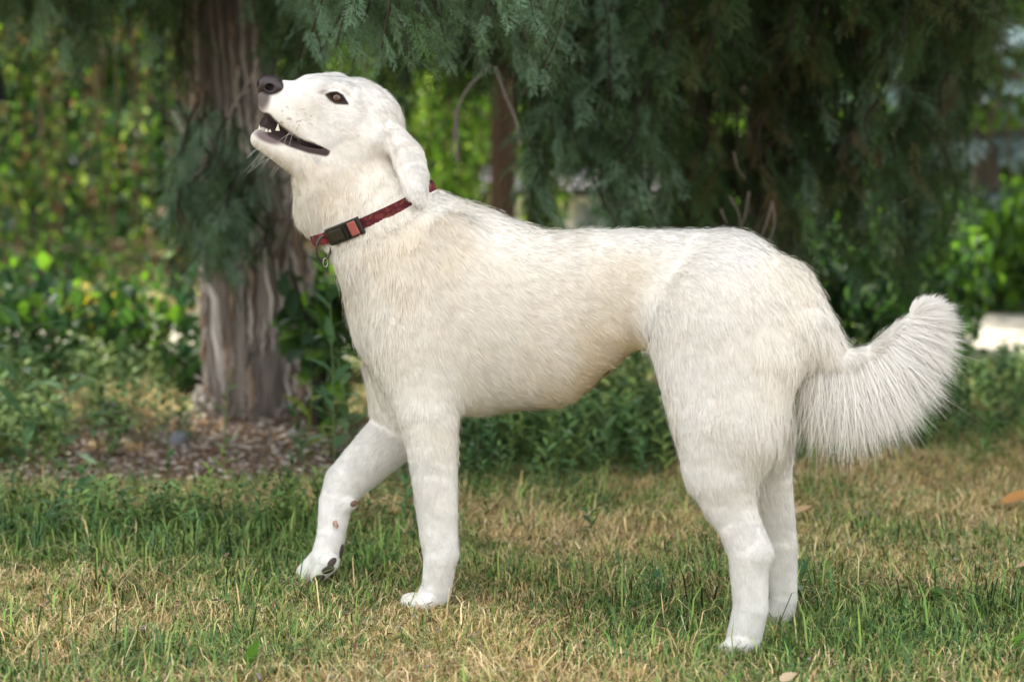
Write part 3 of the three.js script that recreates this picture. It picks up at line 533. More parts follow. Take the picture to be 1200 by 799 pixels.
// --- mouth, a little open
chain = 1; bone(cuts, 'mouth', 'head', [309, 140.5, 0.026], 8.5, [322, 149, 0.028], 6.2, 0.003, 2.0);
bone(cuts, 'mouth', 'head', [322, 149, 0.028], 6.2, [343, 163, 0.034], 4.0, 0.003, 2.6);
bone(cuts, 'mouth', 'head', [343, 163, 0.034], 4.0, [381, 175, 0.042], 3.2, 0.003, 4);
chain = 3; bone(cuts, 'nose', 'head', [312, 99, 0], 7.5, [321, 101, 0], 8, 0.002, 1.7);
chain = 4; bone(cuts, 'groove', 'body', [522, 560, 0.124], 6, [527, 636, 0.132], 6, 0.012);
chain = 5; bone(cuts, 'groove', 'body', [866, 604, 0.118], 6, [887, 632, 0.117], 5.5, 0.012);
chain = 6; bone(cuts, 'groove', 'body', [884, 668, 0.118], 5, [889, 706, 0.116], 5, 0.012);
chain = 2; bone(cuts, 'mouth', 'head', [306, 140, 0.008], 7, [298, 139, 0.004], 7, 0.003, 1.6);
// --- eye: a carved socket, lids round an almond
const EYER = 0.0135, eyeHit = march(395, 114.5), eyeN = gradient(eyeHit), eyeAt = eyeHit.clone().addScaledVector(eyeN, -EYER * 0.74);
{
  chain++;
  const up = [[382, 110.5], [387.5, 108.4], [394.5, 108], [401, 111.5], [407, 121]], low = [[382, 110.5], [386.5, 116.5], [393, 120.3], [400, 121], [407, 121]];
  const base = prims.slice(), on = (q, out) => { const p = march(q[0], q[1], base, cuts.slice()); return p.addScaledVector(gradient(p, base, []), out); };
  for (const [line, r] of [[up, 2.0], [low, 1.2]]) for (let i = 0; i < 4; i++) prims.push(capsule('lid', on(line[i], 0.0012), r * 0.00158, on(line[i + 1], 0.0012), r * 0.00158, 0.004));
  cuts.push({ ...capsule('eye', eyeAt, EYER * 1.015, eyeAt, EYER * 1.015, 0.0006) });
}
const mouthLine = [[300, 140, 9], [311, 141, 10], [324, 151, 7], [345, 166, 6], [365, 173, 6], [382, 177, 5]], lidLine = [[382, 110.5], [387.5, 108.4], [394.5, 108], [401, 111.5], [407, 121], [400, 121], [393, 120.3], [386.5, 116.5], [382, 110.5]];
function toSegment(x, y, line) {
  let best = 1e9, r = 0;
  for (let i = 0; i + 1 < line.length; i++) { const [ax, ay, ar = 0] = line[i], [bx, by, br = 0] = line[i + 1], dx = bx - ax, dy = by - ay, t = clamp(((x - ax) * dx + (y - ay) * dy) / (dx * dx + dy * dy), 0, 1), d = Math.hypot(x - ax - dx * t, y - ay - dy * t); if (d - lerp(ar, br, t) < best) { best = d - lerp(ar, br, t); r = lerp(ar, br, t); } }
  return best;
}
// The coat's own map: for places on the dog (in photograph pixels), which way hair lies, how long it is in mm, how tan it is.
const COAT = {
  head: [[318, 96, 1, .1, 3, .05], [345, 130, 1, .35, 5, .05], [312, 125, .3, 1, 3, .1], [360, 100, 1, -.1, 6, 0], [372, 150, 1, .5, 7, .08], [385, 92, 1, -.05, 9, 0], [395, 132, 1, .45, 8, .03], [440, 108, .85, .55, 13, .02], [462, 140, .6, .8, 14, .1], [420, 160, .75, .65, 13, .08], [440, 205, .35, 1, 20, .2], [455, 180, .5, .9, 16, .2], [400, 185, .6, .8, 14, .12]],
  jaw: [[308, 168, .8, .5, 5, .1], [340, 188, .8, .7, 9, .3], [372, 196, .6, .9, 14, .35], [345, 225, .1, 1, 18, .2], [395, 225, .25, 1, 20, .4]],
  neck: [[350, 235, .1, 1, 20, .25], [345, 215, .1, 1, 18, .3], [395, 225, .25, 1, 22, .45], [440, 220, .45, .9, 24, .3], [475, 225, .6, .8, 24, .25], [500, 215, .8, .6, 22, .1], [375, 290, .05, 1, 22, .1], [410, 320, .15, 1, 26, .3], [445, 300, .45, .9, 28, .5], [485, 280, .7, .7, 30, .55], [530, 250, .9, .4, 30, .2], [430, 380, .1, 1, 24, .3], [500, 330, .7, .7, 28, .45]],
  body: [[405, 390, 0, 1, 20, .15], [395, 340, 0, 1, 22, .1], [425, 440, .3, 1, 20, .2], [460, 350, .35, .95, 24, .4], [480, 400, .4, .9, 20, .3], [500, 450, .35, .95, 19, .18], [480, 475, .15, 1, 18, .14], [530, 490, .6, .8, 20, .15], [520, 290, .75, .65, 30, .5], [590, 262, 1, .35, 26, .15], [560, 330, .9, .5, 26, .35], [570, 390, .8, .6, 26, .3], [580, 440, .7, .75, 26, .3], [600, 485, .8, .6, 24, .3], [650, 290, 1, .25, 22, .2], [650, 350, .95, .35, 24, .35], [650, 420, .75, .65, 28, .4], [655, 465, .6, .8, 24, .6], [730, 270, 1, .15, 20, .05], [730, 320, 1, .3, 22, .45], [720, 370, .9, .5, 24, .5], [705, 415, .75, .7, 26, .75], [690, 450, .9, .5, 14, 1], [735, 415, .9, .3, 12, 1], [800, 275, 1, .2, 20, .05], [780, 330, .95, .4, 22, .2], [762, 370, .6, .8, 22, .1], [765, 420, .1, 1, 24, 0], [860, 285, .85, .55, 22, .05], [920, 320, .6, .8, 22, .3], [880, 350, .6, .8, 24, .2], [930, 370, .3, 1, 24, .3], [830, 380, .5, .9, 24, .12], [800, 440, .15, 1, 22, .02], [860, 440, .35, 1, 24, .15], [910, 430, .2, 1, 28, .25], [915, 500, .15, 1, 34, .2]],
  leg: [[800, 480, .15, 1, 18, .02], [850, 490, .3, 1, 22, .12], [910, 510, .2, 1, 34, .2], [895, 545, .2, 1, 32, .2], [882, 575, .25, 1, 18, .1], [845, 555, .3, 1, 15, .05], [830, 520, .25, 1, 18, .04], [815, 560, .35, 1, 14, .02], [850, 600, .4, 1, 10, .05], [890, 640, .3, 1, 9, .05], [880, 690, 0, 1, 8, .02], [860, 730, -.1, 1, 7, 0], [850, 762, -.6, .5, 6, 0], [480, 500, .15, 1, 17, .15], [525, 510, .2, 1, 20, .25], [500, 560, .1, 1, 10, .05], [530, 570, .1, 1, 14, .1], [510, 630, .05, 1, 8, .03], [534, 650, .3, 1, 8, .06], [510, 690, -.2, 1, 7, .02], [484, 706, -1, .4, 2.5, 0], [476, 712, -1, .4, 2, 0], [930, 560, .1, 1, 12, .15], [925, 650, .05, 1, 8, .15]],
  foreleg: [[450, 510, -.6, .8, 12, .05], [420, 540, -.65, .75, 10, .02], [400, 575, -.3, 1, 8, .02], [390, 610, -.1, 1, 7, .03], [375, 650, -.5, .8, 6, .03], [360, 668, -.8, .6, 4, .03]],
  tail: [[925, 330, .4, .9, 24, .3], [950, 360, .35, .95, 28, .2], [960, 400, .25, 1, 34, .25], [990, 425, .8, .6, 26, .1], [1025, 412, .9, -.4, 24, .05], [1055, 385, .8, -.6, 26, 0], [1076, 368, .8, -.5, 26, 0]],
  ear: [[462, 158, .5, .9, 8, .15], [485, 190, .4, .9, 12, .05], [490, 225, .1, 1, 12, .05], [468, 205, .3, 1, 8, .2]],
};
COAT.lid = COAT.head;
function coatAt(part, px, py) {
  let w = 0; const o = [0, 0, 0, 0];
  for (const [x, y, dx, dy, len, tan] of COAT[part]) { const q = 1 / (((x - px) ** 2 + (y - py) ** 2) / 400 + 0.3) ** 2, m = Math.hypot(dx, dy); w += q; o[0] += q * dx / m; o[1] += q * dy / m; o[2] += q * len; o[3] += q * tan; }
  return o.map((v) => v / w);
}
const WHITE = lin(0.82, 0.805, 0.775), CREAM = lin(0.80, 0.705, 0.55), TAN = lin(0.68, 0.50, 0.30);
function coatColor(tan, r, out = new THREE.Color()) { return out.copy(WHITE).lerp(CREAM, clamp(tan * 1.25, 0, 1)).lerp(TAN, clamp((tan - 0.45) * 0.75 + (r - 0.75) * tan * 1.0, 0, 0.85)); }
function inside(x, y, line) { let r = false; for (let i = 0, j = line.length - 1; i < line.length; j = i++) { const [ax, ay] = line[i], [bx, by] = line[j]; if ((ay > y) !== (by > y) && x < (bx - ax) * (y - ay) / (by - ay) + ax) r = !r; } return r; }
// skin that shows through: lips, eye rims, the dark patch under the nose, the ear's inside
function skin(p, part, px, py, out) {
  const head = part === 'head' || part === 'jaw' || part === 'lid';
  let bare = 0;
  if (head) {
    const m = toSegment(px, py, mouthLine);
    const lip = 1 - sstep(m, -2.6, 1.0); if (lip > 0) { out.lerp(lin(0.035, 0.022, 0.024), lip); bare = Math.max(bare, lip); }
    const chin = (1 - sstep(Math.hypot((px - 314) / 21, (py - 161 - (px - 314) * 0.33) / 8.5), 0.5, 1.15)); if (chin > 0) { out.lerp(lin(0.10, 0.055, 0.062), chin * 0.9); bare = Math.max(bare, chin * 0.8); }
    const low = 1 - sstep(toSegment(px, py, [[318, 156], [340, 167.5], [362, 175], [381, 178.5]]), 3.2, 6.5); if (low > 0) { out.lerp(lin(0.05, 0.03, 0.032), low); bare = Math.max(bare, low); }
    const nose = 1 - sstep(Math.hypot((px - 307) / 11.5, (py - 113) / 20), 0.5, 1.15); if (nose > 0) { out.lerp(lin(0.085, 0.065, 0.066), nose * 0.92); bare = Math.max(bare, nose * 0.5); }
    const cap = 1 - sstep(Math.hypot((px - 317) / 17, (py - 100) / 13), 0.7, 1.05); if (cap > 0) { out.lerp(lin(0.012, 0.009, 0.01), cap); bare = Math.max(bare, cap); }
    if (bare < 0.3 && Math.hypot((px - 344) / 22, (py - 139) / 16) < 1) { const q = noise(px * 0.42, py * 0.5, 3); out.lerp(lin(0.25, 0.2, 0.19), sstep(q, 0.72, 0.85) * 0.55); }
    const lid = 1 - sstep(toSegment(px, py, lidLine), 0.4, 2.4); if (lid > 0) { out.lerp(lin(0.03, 0.02, 0.02), lid); bare = Math.max(bare, lid); }
    if (inside(px, py, lidLine)) { out.copy(lin(0.025, 0.016, 0.015)); bare = 1; }
    const tear = 1 - sstep(Math.hypot((px - 378) / 7, (py - 108) / 3), 0.4, 1.4); if (tear > 0) { out.lerp(lin(0.3, 0.24, 0.22), tear * 0.7); }
  }
  if (part === 'ear') { const e = 1 - sstep(toSegment(px, py, [[469, 192], [475, 210], [478, 218]]), 0.5, 4); out.lerp(lin(0.5, 0.35, 0.28), e * 0.5); const d = 1 - sstep(toSegment(px, py, [[453, 152], [459, 166], [464, 182]]), 0.5, 4); out.lerp(lin(0.42, 0.33, 0.26), d * 0.3); bare = Math.max(bare, e * 0.6); }
  return bare;
}
const dog = thing('dog', 'large white dog with a red collar, lifting one front paw and looking up', 'dog', V(0, 0, 0));
const coatM = std(0xffffff, 0.85, { vertexColors: true, side: THREE.DoubleSide });
let bodyGeo;
{
  const cutX = onHead(428, 215, 0), axis = onHead(385, 150, 0).sub(cutX).normalize();       // the finer head grid begins above the collar
  const side = (x, y, z) => (x - cutX.x) * axis.x + (y - cutX.y) * axis.y + (z - cutX.z) * axis.z;
  const box = (pts, m) => { const b = new THREE.Box3(); pts.forEach((p) => b.expandByPoint(p)); return b.expandByScalar(m); };
  const all = box(prims.flatMap((c) => [c.p, c.p.clone().add(c.ba)]), 0.22); all.min.y = -0.02;
  const a = surfaceNets(all.min, all.max, 0.004, prims, cuts, (x, y, z) => side(x, y, z) < 0.003);
  const hb = box([onHead(290, 80, -0.1), onHead(515, 255, 0.12), onHead(290, 80, 0.1)], 0.02);
  const b = surfaceNets(hb.min, hb.max, 0.0017, prims, cuts, (x, y, z) => side(x, y, z) > -0.003);
  const pos = a.pos.concat(b.pos), idx = a.idx.concat(b.idx.map((i) => i + a.pos.length / 3)), n = pos.length / 3, nor = new Float32Array(n * 3), col = new Float32Array(n * 3), part = new Array(n), c = new THREE.Color();
  for (let i = 0; i < n; i++) {
    const p = V(pos[i * 3], pos[i * 3 + 1], pos[i * 3 + 2]), g = gradient(p); nor.set([g.x, g.y, g.z], i * 3);
    const [px, py] = toPixel(p), q = part[i] = partAt(p), coat = coatAt(q, px, py);
    coatColor(coat[3], 0.6, c); skin(p, q, px, py, c); col.set([c.r, c.g, c.b], i * 3);
  }
  bodyGeo = new THREE.BufferGeometry();
  bodyGeo.setAttribute('position', new THREE.Float32BufferAttribute(pos, 3)); bodyGeo.setAttribute('normal', new THREE.BufferAttribute(nor, 3)); bodyGeo.setAttribute('color', new THREE.BufferAttribute(col, 3)); bodyGeo.setIndex(idx);
  bodyGeo.userData.part = part;
  mesh('body', bodyGeo, coatM, dog);
  console.log('dog body', n, 'vertices', idx.length / 3, 'triangles');
}
// --- nose leather, eyes, teeth, pads, claws
{
  const leather = std(lin(0.034, 0.024, 0.028), 0.4, { bumpMap: noiseMap(256, 1, (u, v) => { const a = fbm(u * 64, v * 64), b = noise(u * 110, v * 110); const q = 0.5 * a + 0.5 * b; return [q, q, q]; }), bumpScale: 0.0006 });
  const list = [], cut = [];
  chain = 1; bone(list, 'nose', 'head', [312, 98.5, 0], 10.8, [321, 100, 0], 11.6, 0.008, 1.25);
  chain = 2; bone(list, 'nose', 'head', [318, 103.5, 0.016], 7.5, [326, 103, 0.016], 6.8, 0.006);
  chain = 3; bone(list, 'nose', 'head', [318, 103.5, -0.016], 7.5, [326, 103, -0.016], 6.8, 0.006);
  chain = 4; bone(list, 'nose', 'head', [307, 103, 0], 6.4, [308, 113, 0], 4.5, 0.006, 1.1);
  chain = 1; bone(cut, 'nostril', 'head', [318.5, 103.5, 0.034], 5.2, [311, 100.5, 0.006], 2.6, 0.003);
  chain = 2; bone(cut, 'nostril', 'head', [303, 98.5, 0.006], 3.4, [310, 99, 0.002], 2.4, 0.002);
  chain = 3; bone(cut, 'nostril', 'head', [315, 102.5, -0.0225], 4.2, [321, 104, -0.025], 2.2, 0.003);
  const b = new THREE.Box3(); list.forEach((c) => b.expandByPoint(c.p).expandByPoint(c.p.clone().add(c.ba))); b.expandByScalar(0.025);
  const s = surfaceNets(b.min, b.max, 0.0008, list, cut), n = s.pos.length / 3, nor = new Float32Array(n * 3), uv = new Float32Array(n * 2);
  for (let i = 0; i < n; i++) { const g = gradient(V(s.pos[i * 3], s.pos[i * 3 + 1], s.pos[i * 3 + 2]), list, cut, 0.0006); nor.set([g.x, g.y, g.z], i * 3); uv.set([s.pos[i * 3] * 12, s.pos[i * 3 + 1] * 12], i * 2); }
  const g = new THREE.BufferGeometry(); g.setAttribute('position', new THREE.Float32BufferAttribute(s.pos, 3)); g.setAttribute('normal', new THREE.BufferAttribute(nor, 3)); g.setAttribute('uv', new THREE.BufferAttribute(uv, 2)); g.setIndex(s.idx);
  tag(mesh('nose', g, leather, dog), 'dark grey brown nose');

  const eyeGeo = (gaze) => {
    const e = new THREE.SphereGeometry(EYER, 64, 48), a = e.attributes.position, col = new Float32Array(a.count * 3), c = new THREE.Color();
    e.applyQuaternion(Q.setFromUnitVectors(V(0, 1, 0), gaze));
    for (let i = 0; i < a.count; i++) {
      const d = Math.acos(clamp(V(a.getX(i), a.getY(i), a.getZ(i)).normalize().dot(gaze), -1, 1)), s = 0.7 + 0.6 * noise(a.getX(i) * 900, a.getY(i) * 900, a.getZ(i) * 900);
      c.setRGB(0.12 * s, 0.05 * s, 0.02 * s).lerp(lin(0.004, 0.003, 0.003), 1 - sstep(d, 0.2, 0.26)).lerp(lin(0.02, 0.012, 0.01), sstep(d, 0.46, 0.56)).lerp(lin(0.05, 0.035, 0.03), sstep(d, 0.66, 0.8));
      col.set([c.r, c.g, c.b], i * 3);
    }
    e.setAttribute('color', new THREE.BufferAttribute(col, 3)); return e;
  };
  const eyeM = new THREE.MeshPhysicalMaterial({ color: 0xffffff, vertexColors: true, roughness: 0.25, clearcoat: 1, clearcoatRoughness: 0.03 });
  const gaze = eyeN.clone().multiplyScalar(0.8).add(V(-0.16, 0.12, 0.4)).normalize();
  const eye = mesh('eye', eyeGeo(gaze), eyeM, dog); eye.position.copy(eyeAt); tag(eye, 'brown eye with a dark rim');
  const ivory = std(lin(0.72, 0.66, 0.52), 0.35);
  for (const [x, y, lat, len, r, dx] of [[325, 151, 0.0225, 7, 2.8, 0.1], [304, 150, 0.013, 4, 2, -0.1], [312, 152, 0.02, 1.6, 1.9, 0], [316, 152.5, 0.021, 1.6, 1.9, 0], [324.5, 151, -0.0225, 6, 2.6, 0.1]]) {
    const a = onHead(x, y + 2, lat), b = onHead(x + dx * len, y - len, lat * 1.05), g = new THREE.ConeGeometry(meters(r, a), a.distanceTo(b), 10, 3);
    g.scale(1, 1, 0.8); g.applyQuaternion(Q.setFromUnitVectors(V(0, 1, 0), b.clone().sub(a).normalize())); const m = mesh('tooth', g, ivory, dog); m.position.copy(a.lerp(b, 0.5));
  }
  const padM = std(lin(0.075, 0.052, 0.045), 0.75, { bumpMap: leather.bumpMap, bumpScale: 0.0004 }), pinkM = std(lin(0.5, 0.27, 0.2), 0.7), clawM = std(lin(0.55, 0.36, 0.28), 0.4), darkClaw = std(lin(0.09, 0.075, 0.07), 0.4);
  const pad = (px, py, w, h, turn, m, label) => {
    const p = march(px, py); if (!p) return; const n = gradient(p), x = V(Math.cos(turn), -Math.sin(turn), 0); x.addScaledVector(n, -x.dot(n)).normalize(); const y = n.clone().cross(x);
    const s = meters(1, p), g = new THREE.SphereGeometry(1, 24, 16); g.applyMatrix4(new THREE.Matrix4().makeBasis(x.multiplyScalar(w * s), y.multiplyScalar(h * s), n.clone().multiplyScalar(0.0042)));
    g.computeVertexNormals(); const o = mesh('paw_pad', g, m, dog); o.position.copy(p).addScaledVector(n, -0.001); if (label) tag(o, label);
  };
  pad(400, 646, 9.5, 5, 1.35, padM); pad(384, 668, 9, 5, -0.7, padM); pad(373, 678, 9, 4.6, -0.6, padM); pad(389, 659, 7, 4, -0.7, padM);
  pad(415, 590, 3.6, 5.2, 1.2, std(lin(0.2, 0.115, 0.075), 0.8), 'brown carpal pad'); pad(393, 615, 4.4, 2.6, 0.9, std(lin(0.36, 0.22, 0.17), 0.75), 'pinkish dewclaw pad');
  const claw = (px, py, qx, qy, lat, r, m) => { const a = onBody(px, py, lat), b = onBody(qx, qy, lat), mid = a.clone().lerp(b, 0.55).add(V(0, 0.003, 0)); mesh('claw', limb([a, mid, b], meters(r, a), meters(r * 0.25, a), 8), m, dog); };
  claw(368, 677, 358, 686, 0.09, 2.8, clawM); claw(355, 677, 346, 685, 0.064, 2.8, clawM); claw(351, 670, 342, 678, 0.04, 2.4, clawM); claw(392, 610, 394, 620, 0.052, 2.4, clawM);
  for (const [x, y, la] of [[478, 711, 0.128], [471, 708, 0.107], [471, 704, 0.086]]) claw(x, y - 1, x - 9, y + 4, la, 2.6, darkClaw);
  for (const [x, y, la] of [[844, 763, 0.108], [838, 767, 0.089], [842, 767, 0.07]]) claw(x, y - 1, x - 8, y + 4, la, 2.6, darkClaw);
  const hairM = std(lin(0.75, 0.73, 0.7), 0.5), R = rng(5);
  for (let i = 0; i < 13; i++) {
    const up = i < 3, x = up ? 318 + R() * 38 : 302 + R() * 36, y = up ? 130 + R() * 16 + (x - 318) * 0.45 : 166 + R() * 8 + (x - 302) * 0.6, p = march(x, y); if (!p) continue;
    const n = gradient(p), d = n.clone().multiplyScalar(0.6).add(V(up ? 0.2 - R() * 1.2 : -1.0 - R() * 0.3, up ? -0.9 * R() : -0.25 - R() * 0.7, 0.3)).normalize(), L = 0.03 + 0.035 * R();
    mesh('whisker', limb([p, p.clone().addScaledVector(d, L * 0.5), p.clone().addScaledVector(d, L).add(V(0, -0.008, 0))], 0.00024, 0.0001, 4), hairM, dog);
  }
}
// --- collar
const COLLAR = { c: onBody(430, 253, 0) };
{
  const e1 = onBody(360, 284, 0).sub(onBody(496, 226, 0)).normalize(), along = onBody(455, 300, 0).sub(onBody(425, 232, 0)).normalize();   // towards the throat; down the neck
  const out = BL.clone().multiplyScalar(0.97).addScaledVector(along, 0.30).normalize(), axis = e1.clone().cross(out).normalize(); if (axis.dot(along) < 0) axis.negate();
  Object.assign(COLLAR, { e1, out, axis, r: [] });
  const N = 144, neckOnly = prims.filter((c) => c.part !== 'ear');
  for (let i = 0; i < N; i++) {
    const a = i / N * Math.PI * 2, d = e1.clone().multiplyScalar(Math.cos(a)).addScaledVector(out, Math.sin(a)); let r = 0.26;
    for (let k = 0; k < 200; k++) { const p = COLLAR.c.clone().addScaledVector(d, r), f = field(p.x, p.y, p.z, neckOnly); if (f < 0.0003) break; r -= Math.max(f * 0.6, 0.0004); }
    COLLAR.r.push(r);
  }
  const radius = (a) => { let s = 0; for (let k = -5; k <= 5; k++) s += COLLAR.r[((Math.round(a / (Math.PI * 2) * N) + k) % N + N) % N]; return s / 11 + 0.0045; };
  COLLAR.at = (a, up, lift = 0) => COLLAR.c.clone().addScaledVector(COLLAR.e1, Math.cos(a) * (radius(a) + lift)).addScaledVector(COLLAR.out, Math.sin(a) * (radius(a) + lift)).addScaledVector(axis, up);
  const collar = new THREE.Group(); collar.name = 'collar'; dog.add(collar); tag(collar, 'red patterned collar with a black buckle and a metal ring');
  const strip = (a0, a1, w, th, lift, n, wave = 0) => {                      // a bent bar: rounded rectangle swept along the ring
    const t = new THREE.BufferGeometry(), pos = [], uv = [], idx = [], sec = [[-1, 0], [-1, 0.75], [-0.86, 1], [0.86, 1], [1, 0.75], [1, 0]];
    for (let i = 0; i <= n; i++) { const a = lerp(a0, a1, i / n); sec.forEach(([u, v], k) => { const p = COLLAR.at(a, u * w / 2 + wave * Math.sin(a * 9), lift + v * th); pos.push(p.x, p.y, p.z); uv.push(i / n * Math.abs(a1 - a0) * 0.11 / 0.05, (u + 1) / 2); }); }
    const m = sec.length; for (let i = 0; i < n; i++) for (let k = 0; k < m; k++) { const a = i * m + k, b = i * m + (k + 1) % m; idx.push(a, b, a + m, b, b + m, a + m); }
    for (const [s, f] of [[0, 1], [n * m, -1]]) for (let k = 1; k + 1 < m; k++) idx.push(...(f > 0 ? [s, s + k + 1, s + k] : [s, s + k, s + k + 1]));
    t.setAttribute('position', new THREE.Float32BufferAttribute(pos, 3)); t.setAttribute('uv', new THREE.Float32BufferAttribute(uv, 2)); t.setIndex(idx); t.computeVertexNormals(); return t;
  };
  const weave = canvasMap(512, 256, (g, w, h) => {
    g.fillStyle = '#561019'; g.fillRect(0, 0, w, h); const R = rng(77);
    for (let i = 0; i < 26; i++) { g.fillStyle = ['#80482a', '#400a16', '#742a24', '#742236', '#501020'][i % 5]; g.beginPath(); g.ellipse(R() * w, R() * h, 20 + R() * 50, 12 + R() * 30, R() * 3, 0, 7); g.fill(); }
    for (let y = 0; y < h; y += 4) { g.fillStyle = 'rgba(30,0,8,.25)'; g.fillRect(0, y, w, 1.5); }
    for (let x = 0; x < w; x += 4) { g.fillStyle = 'rgba(255,220,200,.10)'; g.fillRect(x, 0, 1.5, h); }
  });
  mesh('strap', strip(0, Math.PI * 2, 0.0215, 0.0028, 0, 140), std(0xffffff, 0.85, { map: weave, side: THREE.DoubleSide }), collar);
  const plastic = std(lin(0.016, 0.015, 0.013), 0.38);
  // the angle whose place on the near side shows at a given pixel column
  const angleAt = (px) => { let best = 1e9, ba = 0; for (let a = 0.02; a < Math.PI; a += 0.01) { const q = Math.abs(toPixel(COLLAR.at(a, 0, 0.004))[0] - px); if (q < best) { best = q; ba = a; } } return ba; };
  const buckle = mesh('buckle', strip(angleAt(387), angleAt(424), 0.033, 0.0095, 0.0025, 12), plastic, collar);
  mesh('clasp', strip(angleAt(391), angleAt(404), 0.021, 0.0025, 0.0115, 6), std(lin(0.026, 0.022, 0.014), 0.5), buckle);
  tag(mesh('insert', strip(angleAt(411), angleAt(419), 0.026, 0.002, 0.0116, 6), std(lin(0.40, 0.11, 0.095), 0.6), buckle), 'pink insert');
  mesh('rib', strip(angleAt(406), angleAt(408), 0.032, 0.0022, 0.0115, 3), plastic, buckle);
  const steel = std(lin(0.09, 0.085, 0.08), 0.3, { metalness: 0.9 }), brass = std(lin(0.45, 0.42, 0.38), 0.3, { metalness: 1 });
  const ra = angleAt(379), rc = COLLAR.at(ra, 0.015, 0.012), q = meters(1, rc), ring = new THREE.TorusGeometry(1, 0.17, 10, 40); ring.scale(8.5 * q, 14 * q, 10 * q);
  const ro = mesh('ring', ring, steel, collar); ro.position.copy(rc); ro.rotation.set(0.1, 0.25, -0.12);
  const r2 = mesh('ring', new THREE.TorusGeometry(5 * q, 0.9 * q, 8, 28), brass, collar); r2.position.copy(rc).add(V(0.003, -17 * q, 0.002)); r2.scale.x = 0.55; r2.rotation.y = 0.4;
  mesh('loop', strip(ra - 0.1, ra + 0.05, 0.02, 0.004, 0.002, 4), std(lin(0.3, 0.035, 0.045), 0.85), collar);
}
